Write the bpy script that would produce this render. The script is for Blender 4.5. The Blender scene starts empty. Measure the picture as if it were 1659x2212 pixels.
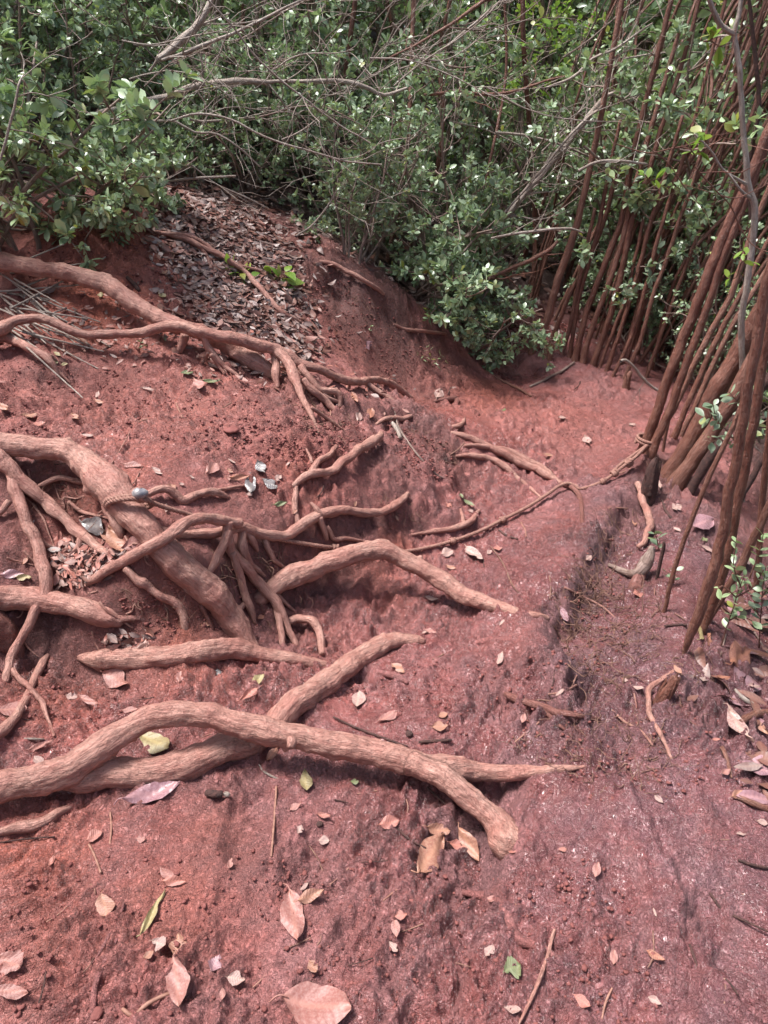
import bpy, math, random
import numpy as np
from mathutils import Vector, Matrix, kdtree
random.seed(7)
SC = bpy.context.scene
COL = SC.collection
# ------------------------------------------------------------------ camera, sky, sun, exposure
PITCH = math.radians(28.0); CAMZ = 1.5
F = 1597.0; CU, CV = 829.5, 1106.0            # focal length and centre in the 1659 x 2212 picture grid
cd = bpy.data.cameras.new('camera'); cam = bpy.data.objects.new('camera', cd); COL.objects.link(cam)
cam.location = (0, 0, CAMZ); cam.rotation_euler = (math.pi/2-PITCH, 0, 0)
cd.sensor_fit = 'VERTICAL'; cd.sensor_height = 36; cd.lens = F/2212*36
cd.clip_start = 0.02; cd.clip_end = 400
SC.camera = cam
SUN_EL, SUN_AZ = math.radians(62), math.radians(200)   # azimuth measured so that the light comes from behind-left of the view
w = bpy.data.worlds.new("World"); SC.world = w; w.use_nodes = True
nt = w.node_tree
bg = nt.nodes['Background']
sky = nt.nodes.new('ShaderNodeTexSky'); sky.sky_type = 'NISHITA'; sky.sun_disc = False
sky.sun_elevation = SUN_EL; sky.sun_rotation = math.radians(150); sky.air_density = 1.0; sky.dust_density = 4.0; sky.ozone_density = 1.0
mxw = nt.nodes.new('ShaderNodeHueSaturation'); mxw.inputs['Saturation'].default_value = 0.9
nt.links.new(sky.outputs[0], mxw.inputs['Color']); nt.links.new(mxw.outputs[0], bg.inputs['Color'])
bg.inputs['Strength'].default_value = 0.062
sd = bpy.data.lights.new('sun', 'SUN'); sun = bpy.data.objects.new('sun', sd); COL.objects.link(sun)
sd.energy = 2.2; sd.angle = math.radians(16); sd.color = (1.0, 0.975, 0.95)
_sdir = Vector((math.sin(math.radians(150))*math.cos(SUN_EL), math.cos(math.radians(150))*math.cos(SUN_EL), math.sin(SUN_EL)))
# the sun stands behind and a little right of the viewer, high up
_sdir = Vector((-0.38, 0.02, 1.0)).normalized()
sky.sun_elevation = math.asin(_sdir.z); sky.sun_rotation = math.atan2(_sdir.x, _sdir.y)
sun.rotation_euler = _sdir.to_track_quat('Z', 'Y').to_euler()
SC.view_settings.view_transform = 'Standard'; SC.view_settings.look = 'None'
SC.view_settings.gamma = 1; SC.view_settings.exposure = 1.76
SC.cycles.max_bounces = 6; SC.cycles.diffuse_bounces = 3; SC.cycles.glossy_bounces = 2; SC.cycles.transmission_bounces = 3
SC.cycles.use_denoising = True

# ------------------------------------------------------------------ noise
def _h(ix, iy, iz, seed):
    n = (ix.astype(np.int64)*374761393 + iy.astype(np.int64)*668265263 + iz.astype(np.int64)*2147483647 + seed*974634777) & 0xffffffff
    n = ((n ^ (n >> 13))*1274126177) & 0xffffffff
    n = ((n ^ (n >> 16))*2246822519) & 0xffffffff
    return (n ^ (n >> 15)) & 0xffffffff
_g = np.random.RandomState(3).normal(size=(256, 3)); _g /= np.linalg.norm(_g, axis=1)[:, None]
def noise3(P, seed=0):
    P = np.asarray(P, float); i = np.floor(P).astype(np.int64); f = P-i
    u = f*f*f*(f*(f*6-15)+10); out = 0
    for dx in (0, 1):
        for dy in (0, 1):
            for dz in (0, 1):
                g = _g[_h(i[:, 0]+dx, i[:, 1]+dy, i[:, 2]+dz, seed) & 255]
                d = f-np.array([dx, dy, dz])
                wgt = (u[:, 0] if dx else 1-u[:, 0])*(u[:, 1] if dy else 1-u[:, 1])*(u[:, 2] if dz else 1-u[:, 2])
                out = out+wgt*(g*d).sum(1)
    return out*1.5
def noise2(x, y, s, seed=0):
    return noise3(np.stack([x*s, y*s, np.full_like(x, 0.37+seed*0.11)], 1), seed)

# ------------------------------------------------------------------ picture grid <-> world
CP, SP = math.cos(PITCH), math.sin(PITCH)
CAM = np.array([0, 0, CAMZ])
def rays(u, v):
    u = np.asarray(u, float); v = np.asarray(v, float)
    cx = (u-CU)/F; cy = (CV-v)/F
    return np.stack([cx, CP+cy*SP, -SP+cy*CP], -1)          # unit depth along the view axis
def proj(P):
    d = np.asarray(P)-CAM; dep = d[..., 1]*CP-d[..., 2]*SP
    return CU+F*d[..., 0]/dep, CV-F*(d[..., 1]*SP+d[..., 2]*CP)/dep, dep

# ------------------------------------------------------------------ terrain: heights read off at points the photo shows
ZP = [(0,2212,.06),(400,2212,.02),(800,2212,0),(1250,2212,0),(1659,2212,0),(0,1900,.09),(400,1900,.04),(800,1900,.0),(1200,1900,0),(1659,1900,.03),
 (0,1650,.12),(400,1700,.05),(800,1700,0),(1150,1700,.02),(1500,1700,.08),(1659,1700,.03),
 (0,1450,.17),(250,1500,.10),(600,1500,.05),(900,1500,.0),(1100,1450,-.02),(1300,1520,.05),(1500,1450,.09),(1640,1500,.0),
 (0,1330,.24),(200,1390,.17),(450,1400,.12),(700,1350,.03),(900,1300,-.02),(1100,1300,0),(1350,1300,.07),(1480,1300,.09),(1640,1350,-.04),
 (150,1200,.36),(350,1210,.34),(600,1270,.12),(650,1080,.31),(500,1080,.36),(900,1190,.03),(1000,1200,0.0),(1150,1150,-.01),(1300,1100,.03),(1420,1150,.10),(1520,1100,.09),(1620,1150,-.05),
 (0,1050,.5),(200,960,.52),(400,1000,.46),(600,1000,.40),(750,1040,.29),(850,1130,.12),(930,1020,.18),(1000,1080,.06),(1100,1050,.05),(1250,1000,.05),(1380,980,.09),(1500,1000,.05),
 (0,850,.66),(200,820,.62),(400,850,.57),(600,850,.53),(700,880,.46),(800,900,.37),(900,890,.30),(1000,900,.21),(1150,900,.12),(1300,870,.10),(1400,900,.05)]
YP = [(0,730,2.9),(350,740,2.95),(620,790,3.15),(740,800,3.4),(850,830,3.75),(1000,850,3.9),(1080,800,4.5),(1200,780,4.6),(1350,820,4.3),
 (0,640,3.2),(0,500,3.55),(200,640,3.15),(200,550,3.4),(200,470,3.6),(400,600,3.5),(400,450,4.0),(500,500,4.0),(550,650,3.5),(650,560,4.05),(700,680,3.7),
 (780,640,3.95),(830,700,3.95),(900,690,4.2),(900,760,4.0),(1000,740,4.6),(300,400,4.2),(700,520,4.5)]
WP = [(-3,6,2.0),(-5,4,2.6),(-1,6.5,1.45),(1,6.2,.6),(2.6,6.6,.0),(0,9,1.9),(-4,10,3.6),(4,5,-.5),(3.2,3.4,-.55),(2.3,2,-.4),(5,9,-.4),(2.2,8.5,.7),(2.0,1,-.1),
 (0,0,0),(-1,0,.15),(1,0,0),(0,-3,0),(-3,0,1.3),(-2,2.2,.95),(-3,3,1.6),(3,0,-.6),(-3,-4,1.2),(3,-4,-.6),(0,-8,0),(-8,3,4),(8,3,-1.5),(9,10,-1),(-9,12,6),(0,14,3.2),(4,14,1.0)]
pts = []
for u, v, z in ZP:
    d = rays(u, v); t = (z-CAMZ)/d[2]; pts.append((d[0]*t, d[1]*t, z))
for u, v, y in YP:
    d = rays(u, v); t = y/d[1]; pts.append((d[0]*t, y, CAMZ+d[2]*t))
pts += WP
CTL = np.array(pts, float)
def _k(r2): return 0.5*r2*np.log(r2+1e-12)
n = len(CTL); A = np.zeros((n+3, n+3))
d2 = ((CTL[:, None, :2]-CTL[None, :, :2])**2).sum(-1)
A[:n, :n] = _k(d2)+np.eye(n)*0.004; A[:n, n] = 1; A[:n, n+1:] = CTL[:, :2]; A[n, :n] = 1; A[n+1:, :n] = CTL[:, :2].T
TW = np.linalg.solve(A, np.concatenate([CTL[:, 2], [0, 0, 0]]))
def tps(x, y):
    x = np.asarray(x, float).ravel(); y = np.asarray(y, float).ravel(); out = np.empty_like(x)
    for a in range(0, len(x), 20000):
        s = slice(a, a+20000)
        r2 = (x[s, None]-CTL[None, :, 0])**2+(y[s, None]-CTL[None, :, 1])**2
        out[s] = _k(r2)@TW[:n]+TW[n]+TW[n+1]*x[s]+TW[n+2]*y[s]
    R = np.hypot(x, y-3); far = np.clip(-0.32*x+0.06*y, -2.2, 7)
    m = np.clip((R-8)/5, 0, 1); m = m*m*(3-2*m)
    return out*(1-m)+far*m
GX = np.arange(-5.2, 5.2, .02); GY = np.arange(-.4, 11, .02)
gx, gy = np.meshgrid(GX, GY)
def blob(x, y, cx, cy, s): return np.exp(-((x-cx)**2+(y-cy)**2)/(2*s*s))
BASE = tps(gx, gy).reshape(gx.shape)
def lookup(G, x, y):
    a = np.clip((np.asarray(x)-GX[0])/.02, 0, len(GX)-1.001); b = np.clip((np.asarray(y)-GY[0])/.02, 0, len(GY)-1.001)
    i = a.astype(int); j = b.astype(int); fa = a-i; fb = b-j
    return (G[j, i]*(1-fa)+G[j, i+1]*fa)*(1-fb)+(G[j+1, i]*(1-fa)+G[j+1, i+1]*fa)*fb
TS = np.geomspace(0.5, 12, 420)
def hit(u, v, h=0.0, G=None):
    """depth along the view axis at which the ray through picture point (u, v) meets the ground raised by h"""
    G = BASE if G is None else G
    d = np.atleast_2d(rays(u, v)); h = np.broadcast_to(np.asarray(h, float), (len(d),))
    X = d[:, None, :]*TS[None, :, None]
    f = CAMZ+X[..., 2]-lookup(G, X[..., 0], X[..., 1])-h[:, None]
    neg = f < 0; k = np.where(neg.any(1), neg.argmax(1), len(TS)-1); k = np.maximum(k, 1)
    r = np.arange(len(d)); f0 = f[r, k-1]; f1 = f[r, k]
    a = np.clip(f0/(f0-f1+1e-9), 0, 1)
    return TS[k-1]+(TS[k]-TS[k-1])*a
def at(u, v, h=0.0, G=None):
    t = hit(u, v, h, G); return CAM+np.atleast_2d(rays(u, v))*t[:, None]
# steps and cut faces: (picture polyline, height, width, reach, side): the ground is higher on the left of the walking direction
def seg_sd(x, y, L):
    best = np.full(x.shape, 1e9); sg = np.zeros(x.shape); tt = np.zeros(x.shape); m = len(L)-1
    for i in range(m):
        ax, ay = L[i]; bx, by = L[i+1]; dx, dy = bx-ax, by-ay; l2 = dx*dx+dy*dy
        t = np.clip(((x-ax)*dx+(y-ay)*dy)/l2, 0, 1); px = x-ax-dx*t; py = y-ay-dy*t
        dd = np.hypot(px, py); c = dx*(y-ay)-dy*(x-ax); mm = dd < best
        best = np.where(mm, dd, best); sg = np.where(mm, np.sign(c), sg); tt = np.where(mm, (i+t)/m, tt)
    return best, sg, tt
SCARPS = [([(1385,1035),(1330,1130),(1270,1220),(1225,1330),(1195,1385),(1250,1430),(1240,1520),(1300,1600)], .15, .036, .42, -1),
 ([(640,850),(760,885),(880,900),(960,950),(1000,1010)], .07, .03, .25, 1),
 ([(110,1335),(240,1352),(330,1290),(470,1290),(560,1225),(640,1200),(760,1195)], .16, .035, .28, 1),
 ([(690,1150),(790,1130),(880,1110),(930,1140)], .06, .02, .2, 1),
 ([(40,800),(110,812),(170,800)], .05, .02, .15, 1),
 ([(640,600),(720,600),(800,650),(880,690),(960,740),(1020,790)], .10, .03, .35, 1),
 ([(60,1010),(170,1080),(260,1160)], .07, .025, .2, 1),
 ([(1270,1035),(1300,1060),(1345,1040),(1375,1000)], .04, .015, .12, -1)]
DZ = np.zeros_like(BASE); FACE = np.zeros_like(BASE)
wob = noise2(gx.ravel(), gy.ravel(), 7.0, 5).reshape(gx.shape)*.03+noise2(gx.ravel(), gy.ravel(), 20.0, 6).reshape(gx.shape)*.012
for L, hgt, wd, reach, side in SCARPS:
    P = at([p[0] for p in L], [p[1] for p in L])[:, :2]
    dd, sg, tt = seg_sd(gx, gy, P)
    endf = np.clip(np.minimum(tt, 1-tt)/.12+.25, 0, 1)
    sd_ = dd*sg*side+wob
    DZ += .5*hgt*np.tanh(sd_/wd)*np.exp(-dd/reach)*endf
    FACE = np.maximum(FACE, np.exp(-((sd_+wd*.4)/(wd*2.0))**2)*(dd < .3)*np.clip(endf*2, 0, 1))
def dent(u, v, s, dz):
    global DZ
    p = at(u, v)[0]; DZ += dz*blob(gx, gy, p[0], p[1], s)
dent(1025,1800,.07,-.10); dent(1075,1690,.04,-.06); dent(1005,1325,.05,-.02); dent(740,1300,.2,-.03); dent(1215,1340,.04,-.05); dent(1250,1420,.05,-.03)
dent(1340,1060,.04,-.03); dent(240,1190,.12,-.02); dent(60,1345,.1,-.08); dent(200,1365,.09,-.05); dent(130,1120,.1,-.05); dent(730,625,.06,-.05)
dent(1118,1838,.045,.045); dent(1060,1845,.05,-.03); dent(1150,775,.09,.05); dent(700,960,.12,.02); dent(1340,870,.12,-.04); dent(560,820,.1,-.02); dent(350,1265,.10,.03)
_q = np.random.RandomState(12)
for _ in range(26):                      # worn and smeared footprints: long shallow dents with a pushed-up rim
    _u, _v = _q.uniform(500, 1600), _q.uniform(1000, 2150)
    if 1180 < _u < 1420 and _v < 1500: continue
    _p = at(_u, _v)[0]; _a = _q.uniform(.9, 2.0); _c, _s = math.cos(_a), math.sin(_a); _x = (gx-_p[0])*_c+(gy-_p[1])*_s; _y = -(gx-_p[0])*_s+(gy-_p[1])*_c
    _r = (_x/.125)**2+(_y/.05)**2; DZ += _q.uniform(.5, 1)*(-.026*np.exp(-_r**2)+.013*np.exp(-((np.sqrt(_r)-1.25)/.22)**2))
BASE = BASE+DZ
_fx, _fy = gx.ravel(), gy.ravel()
_wx = _fx+.04*noise2(_fx, _fy, 6, 11); _wy = _fy+.04*noise2(_fx, _fy, 6, 12)
BASE = BASE+(noise2(_fx, _fy, 2.6, 1)*.022+noise2(_wx, _wy, 6.5, 2)*.012+noise2(_wx, _wy, 14, 3)*.006).reshape(gx.shape)
SLOPE = np.hypot(*np.gradient(BASE, .02))
def fine(x, y):
    wx = x+.02*noise2(x, y, 11, 21); wy = y+.02*noise2(x, y, 11, 22)
    m = np.clip(.62+1.0*noise2(x, y, 2.2, 23)+.6*noise2(x, y, 5.0, 24), .22, 1.3)
    # pulled-up flakes of mud: streaks that run down-left to up-right, with one steep side
    c, s = math.cos(.9), math.sin(.9); a = wx*c+wy*s; b = -wx*s+wy*c
    r1 = noise2(a*.65, b*1.05, 26, 25); r2 = noise2(a*.7, b, 58, 26); r3 = noise2(wx, wy, 110, 27)
    def ter(q, k): return np.floor(q*k)/k+np.clip((q*k-np.floor(q*k)-.72)/.28, 0, 1)/k
    fl = ter(r1, 4)*.030+ter(r2, 3)*.019+r3*.0042
    lump = np.maximum(noise2(wx, wy, 38, 28)-.12, 0)*.032
    rg = (1-np.abs(noise2(wx, wy*.7, 78, 33))*2.2); rg = np.clip(rg-.45, 0, 1)*.006*np.clip(noise2(x, y, 9, 34)*2+.5, 0, 1.3)
    return (fl+lump+rg)*m+noise2(x, y, 18, 29)*.007
def ground(x, y):
    x = np.atleast_1d(np.asarray(x, float)); y = np.atleast_1d(np.asarray(y, float))
    z = lookup(BASE, x, y); o = (x < -5.1) | (x > 5.1) | (y < -.3) | (y > 10.9)
    if o.any():
        e = np.clip(np.maximum(np.abs(x)-4.6, np.maximum(-.1-y+.0, y-10.4))/.5, 0, 1)
        z = np.where(o, tps(x, y), z)
    return z
def normal_at(x, y, e=.02):
    x = np.atleast_1d(np.asarray(x, float)); y = np.atleast_1d(np.asarray(y, float))
    nx = (ground(x-e, y)-ground(x+e, y))/(2*e); ny = (ground(x, y-e)-ground(x, y+e))/(2*e)
    N = np.stack([nx, ny, np.ones_like(nx)], 1); return N/np.linalg.norm(N, axis=1)[:, None]

# ------------------------------------------------------------------ mesh helpers
def mk_mesh(name, V, Q, mat=None, smooth=True, attrs=None, mats=None, midx=None):
    V = np.asarray(V, np.float32); Q = np.asarray(Q, np.int32); m = bpy.data.meshes.new(name)
    k = Q.shape[1]; m.vertices.add(len(V)); m.vertices.foreach_set('co', V.ravel())
    m.loops.add(Q.size); m.loops.foreach_set('vertex_index', Q.ravel())
    m.polygons.add(len(Q)); m.polygons.foreach_set('loop_start', np.arange(0, Q.size, k, dtype=np.int32))
    if midx is not None: m.polygons.foreach_set('material_index', np.asarray(midx, np.int32))
    m.polygons.foreach_set('use_smooth', np.full(len(Q), smooth)); m.update(calc_edges=True); m.validate()
    for mm in (mats or ([mat] if mat else [])): m.materials.append(mm)
    for nme, (kind, arr) in (attrs or {}).items():
        a = m.attributes.new(nme, kind, 'POINT'); a.data.foreach_set('value' if kind == 'FLOAT' else 'vector', np.asarray(arr, np.float32).ravel())
    return m
def link(name, data, parent=None, loc=None):
    o = bpy.data.objects.new(name, data); COL.objects.link(o)
    if parent is not None: o.parent = parent
    if loc is not None: o.location = loc
    return o
def tag(o, label=None, cat=None, group=None, kind=None):
    if label: o['label'] = label
    if cat: o['category'] = cat
    if group: o['group'] = group
    if kind: o['kind'] = kind
    return o
def catmull(P, step):
    P = np.asarray(P, float); out = []
    E = np.vstack([2*P[0]-P[1], P, 2*P[-1]-P[-2]])
    for i in range(1, len(E)-2):
        p0, p1, p2, p3 = E[i-1], E[i], E[i+1], E[i+2]
        k = max(2, int(np.linalg.norm((p2-p1)[:3])/step)); t = (np.arange(k)/k)[:, None]
        out.append(.5*((2*p1)+(-p0+p2)*t+(2*p0-5*p1+4*p2-p3)*t*t+(-p0+3*p1-3*p2+p3)*t**3))
    out.append(P[-1:]); return np.vstack(out)
def frames(C):
    T = np.gradient(C, axis=0); T /= np.linalg.norm(T, axis=1)[:, None]+1e-9
    n0 = np.cross(T[0], [0, 0, 1.]); 
    if np.linalg.norm(n0) < .1: n0 = np.cross(T[0], [1., 0, 0])
    N = np.zeros_like(C); N[0] = n0/np.linalg.norm(n0)
    for i in range(1, len(C)):
        v = N[i-1]-T[i]*np.dot(N[i-1], T[i]); N[i] = v/(np.linalg.norm(v)+1e-9)
    return T, N, np.cross(T, N)
def tube(C, R, ns=10, cap=True, rough=0.0, seed=0):
    C = np.asarray(C, float); R = np.asarray(R, float)
    T, N, B = frames(C); S = np.concatenate([[0], np.cumsum(np.linalg.norm(np.diff(C, axis=0), axis=1))])
    if cap:
        C = np.vstack([C[0]-T[0]*R[0]*.35, C[0]-T[0]*R[0]*.25, C, C[-1]+T[-1]*R[-1]*.25, C[-1]+T[-1]*R[-1]*.35])
        R = np.concatenate([[R[0]*.05, R[0]*.75], R, [R[-1]*.75, R[-1]*.05]])
        S = np.concatenate([[S[0]]*2, S, [S[-1]]*2]); N = np.vstack([N[:1]]*2+[N]+[N[-1:]]*2); B = np.vstack([B[:1]]*2+[B]+[B[-1:]]*2)
    m = len(C); th = np.arange(ns)/ns*2*math.pi; c, s = np.cos(th), np.sin(th)
    RR = np.repeat(R[:, None], ns, 1)
    G = np.stack([RR*c, RR*s, np.repeat(S[:, None], ns, 1)], -1).reshape(-1, 3)
    if rough > 0:
        g = G+seed*3.7; av = np.repeat(R, ns)
        sc = 1/np.maximum(np.median(R), .004)
        q = noise3(g*np.array([sc*.9, sc*.9, sc*.28]), seed)+.5*noise3(g*np.array([sc*2.4, sc*2.4, sc*.5]), seed+1)
        RR = RR*(1+rough*q.reshape(m, ns))
    V = C[:, None, :]+(N[:, None, :]*c[None, :, None]+B[:, None, :]*s[None, :, None])*RR[..., None]
    i = np.arange(m-1)[:, None]*ns; j = np.arange(ns)[None, :]; j2 = (j+1) % ns
    Q = np.stack([i+j, i+j2, i+ns+j2, i+ns+j], -1).reshape(-1, 4)
    return V.reshape(-1, 3), Q, G
class MB:
    def __init__(s): s.V = []; s.Q = []; s.G = []; s.R = []; s.M = []; s.n = 0
    def add(s, V, Q, G=None, rnd=0.5, mi=0):
        s.V.append(V); s.Q.append(Q+s.n); s.G.append(V if G is None else G); s.n += len(V)
        s.R.append(np.broadcast_to(np.asarray(rnd, float), (len(V),))); s.M.append(np.full(len(Q), mi))
    def tube(s, C, R, ns=6, rnd=.5, mi=0, **k):
        V, Q, G = tube(C, R, ns, **k); s.add(V, Q, G, rnd, mi)
    def mesh(s, name, mats, smooth=True):
        mats = mats if isinstance(mats, list) else [mats]
        return mk_mesh(name, np.vstack(s.V), np.vstack(s.Q), mats=mats, smooth=smooth, midx=np.concatenate(s.M),
                       attrs={'grain': ('FLOAT_VECTOR', np.vstack(s.G)), 'rnd': ('FLOAT', np.concatenate(s.R))})
# ------------------------------------------------------------------ materials
class NT:
    def __init__(s, name):
        s.m = bpy.data.materials.new(name); s.m.use_nodes = True; s.t = s.m.node_tree; s.b = s.t.nodes['Principled BSDF']; s.out = s.t.nodes['Material Output']
    def n(s, ty, **k):
        o = s.t.nodes.new('ShaderNode'+ty)
        for a, b in k.items():
            if a in o.inputs: s.put(o.inputs[a], b)
            else: setattr(o, a, b)
        return o
    def put(s, inp, v):
        if hasattr(v, 'is_linked') or hasattr(v, 'links'): s.t.links.new(v, inp)
        else: inp.default_value = v
    def noise(s, vec, scale, detail=3, rough=.55, dist=0, out=0):
        o = s.n('TexNoise', Scale=scale, Detail=detail, Roughness=rough, Distortion=dist)
        if vec is not None: s.put(o.inputs['Vector'], vec)
        return o.outputs[out]
    def ramp(s, fac, stops):
        o = s.n('ValToRGB'); s.put(o.inputs[0], fac); cr = o.color_ramp
        while len(cr.elements) < len(stops): cr.elements.new(.5)
        for e, (p, c) in zip(cr.elements, stops):
            e.position = p; e.color = (c, c, c, 1) if isinstance(c, (int, float)) else (*c, 1)
        return o.outputs[0]
    def math(s, op, a, b=0.0, clamp=False):
        o = s.n('Math', operation=op, use_clamp=clamp); s.put(o.inputs[0], a); s.put(o.inputs[1], b); return o.outputs[0]
    def mix(s, f, a, b, mode='MIX'):
        o = s.n('Mix', data_type='RGBA', blend_type=mode); s.put(o.inputs[0], f)
        s.put(o.inputs[6], (*a, 1) if isinstance(a, tuple) and len(a) == 3 else a); s.put(o.inputs[7], (*b, 1) if isinstance(b, tuple) and len(b) == 3 else b)
        return o.outputs[2]
    def attr(s, name, kind='Fac'): return s.n('Attribute', attribute_name=name).outputs[kind]
    def scale(s, vec, v):
        o = s.n('Mapping'); s.put(o.inputs[0], vec); o.inputs['Scale'].default_value = v; return o.outputs[0]
    def obj(s): return s.n('TexCoord').outputs['Object']
    def bump(s, h, strength=.5, dist=.01, prev=None):
        o = s.n('Bump', Strength=strength, Distance=dist); s.put(o.inputs['Height'], h)
        if prev is not None: s.put(o.inputs['Normal'], prev)
        return o.outputs[0]
    def col(s, c): s.put(s.b.inputs['Base Color'], (*c, 1) if isinstance(c, tuple) else c)
def mud_mat():
    s = NT('red_mud'); P = s.obj()
    n1 = s.noise(P, 1.6, 4, .6); n2 = s.noise(P, 9, 5, .6, .4); n3 = s.noise(P, 55, 4, .65); n4 = s.noise(P, 230, 3, .6)
    c = s.mix(s.ramp(n1, [(.35, 0), (.65, 1)]), (.265, .074, .064), (.345, .108, .095))
    c = s.mix(s.ramp(n2, [(.35, 0), (.7, 1)]), c, (.32, .128, .122))
    c = s.mix(s.math('MULTIPLY', s.attr('orange'), s.ramp(n2, [(.3, .35), (.6, 1)])), c, (.48, .105, .045))
    c = s.mix(s.math('MULTIPLY', s.attr('dark'), s.ramp(n3, [(.25, .8), (.6, 1)])), c, (.058, .020, .018))  # dark damp soil, with tree gloom on the right ledge put into the colour
    c = s.mix(s.math('MULTIPLY', s.attr('purple'), s.ramp(n2, [(.3, .4), (.65, 1)])), c, (.20, .100, .118))  # the sky's purple sheen on wet mud, painted into the base colour
    c = s.mix(s.ramp(n3, [(.42, 0), (.72, .25)]), c, (.39, .18, .17))
    c = s.mix(s.ramp(n4, [(.34, .12), (.44, 0)]), c, (.10, .032, .026))
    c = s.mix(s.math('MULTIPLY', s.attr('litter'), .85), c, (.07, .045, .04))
    vo = s.n('TexVoronoi', feature='DISTANCE_TO_EDGE', Scale=46); s.put(vo.inputs['Vector'], s.mix(.12, s.scale(P, (1, .62, 1)), s.noise(P, 30, 3, out=1)))
    c = s.mix(s.math('MULTIPLY', s.ramp(vo.outputs[0], [(.0, .75), (.045, 0)]), s.ramp(n2, [(.42, 0), (.6, 1)])), c, (.075, .026, .022))
    c = s.mix(s.ramp(s.noise(P, 95, 4, .7), [(.64, 0), (.68, .45)]), c, (.09, .03, .026)); c = s.mix(s.ramp(s.noise(P, 75, 3, .7), [(.70, 0), (.74, .3)]), c, (.40, .19, .16)); s.col(c)
    wet = s.attr('wet')
    r = s.math('SUBTRACT', .78, s.math('MULTIPLY', wet, s.ramp(s.noise(P, 6, 4, .6), [(.38, .42), (.58, .70)])), True)
    s.put(s.b.inputs['Roughness'], r); s.b.inputs['Specular IOR Level'].default_value = .75
    Pw = s.mix(.05, s.scale(P, (1, .75, 1)), s.noise(P, 22, 3, out=1))
    f1 = s.ramp(s.noise(Pw, 62, 5, .62, 1.0), [(.40, 0), (.46, .5), (.52, .6), (.57, 1), (.7, 1)]); f2 = s.ramp(s.noise(Pw, 150, 4, .62, .8), [(.42, 0), (.5, .8), (.6, 1)])
    amt = s.ramp(s.noise(P, 5, 3, .6), [(.32, .35), (.6, 1)])
    b = s.bump(s.math('MULTIPLY', f1, amt), 1.0, .0085); b = s.bump(s.math('MULTIPLY', f2, amt), 1.0, .0036, b); b = s.bump(n4, .35, .0022, b); b = s.bump(n3, .4, .005, b)
    s.put(s.b.inputs['Normal'], b); return s.m
def root_mat(name, c1, c2, c3, mudc, mudamt=.5, rough=.62):
    s = NT(name); G = s.attr('grain', 'Vector'); P = s.obj()
    g1 = s.noise(s.scale(G, (95, 95, 11)), 1, 4, .6, .5); g2 = s.noise(s.scale(G, (260, 260, 34)), 1, 3, .6, .3); n1 = s.noise(P, 11, 4, .6); n2 = s.noise(P, 60, 4, .6)
    c = s.mix(s.ramp(g1, [(.35, 0), (.62, 1)]), c1, c2); c = s.mix(s.ramp(g2, [(.45, 0), (.75, .55)]), c, c3)
    c = s.mix(s.ramp(g1, [(.28, .5), (.38, 0)]), c, (c1[0]*.35, c1[1]*.3, c1[2]*.3))
    ln = s.ramp(s.math('ABSOLUTE', s.math('SUBTRACT', s.noise(s.scale(G, (110, 110, 16)), 1, 4, .65, 1.0), .5)), [(0, .65), (.014, 0)])
    c = s.mix(ln, c, (c1[0]*.3, c1[1]*.24, c1[2]*.24))
    c = s.mix(s.ramp(n1, [(.5-.25*mudamt, mudamt), (.5+.25*mudamt, 0)]), c, mudc)
    c = s.mix(s.ramp(n2, [(.55, 0), (.75, .5)]), c, mudc); s.col(c)
    s.put(s.b.inputs['Roughness'], s.ramp(n1, [(.3, rough-.14), (.7, rough+.1)])); s.b.inputs['Specular IOR Level'].default_value = .4
    g3 = s.ramp(s.noise(s.scale(G, (75, 75, 30)), 1, 5, .7, 1.2), [(.42, 0), (.5, .8), (.62, 1)])
    b = s.bump(g1, .6, .008); b = s.bump(g3, .7, .0028, b); b = s.bump(g2, .8, .003, b); b = s.bump(n2, .7, .006, b); iv = s.math('SUBTRACT', 1.0, ln); b = s.bump(iv, .7, .0025, b); s.put(s.b.inputs['Normal'], b); return s.m
def leaf_mat(name, lo, hi, yellow=(.26, .27, .05), back=1.6, rough=.34, yl=.93, trans=.2):
    s = NT(name); r = s.attr('rnd'); P = s.obj()
    c = s.mix(s.ramp(r, [(0, 0), (.8, 1)]), lo, hi); c = s.mix(s.ramp(r, [(yl, 0), (yl+.04, 1)]), c, yellow)
    geo = s.n('NewGeometry').outputs['Backfacing']
    c2 = s.mix(s.math('MULTIPLY', geo, .6), c, (hi[0]*back+.03, hi[1]*back, hi[2]*back+.02))
    s.col(c2); s.put(s.b.inputs['Roughness'], s.ramp(s.noise(P, 40, 2), [(.3, rough-.06), (.7, rough+.14)])); s.b.inputs['Specular IOR Level'].default_value = .8
    tr = s.n('BsdfTranslucent'); s.put(tr.inputs['Color'], s.mix(.6, c, (.22, .38, .05)))
    mx = s.n('MixShader'); mx.inputs[0].default_value = trans; s.t.links.new(s.b.outputs[0], mx.inputs[1]); s.t.links.new(tr.outputs[0], mx.inputs[2]); s.t.links.new(mx.outputs[0], s.out.inputs[0])
    return s.m
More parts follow.
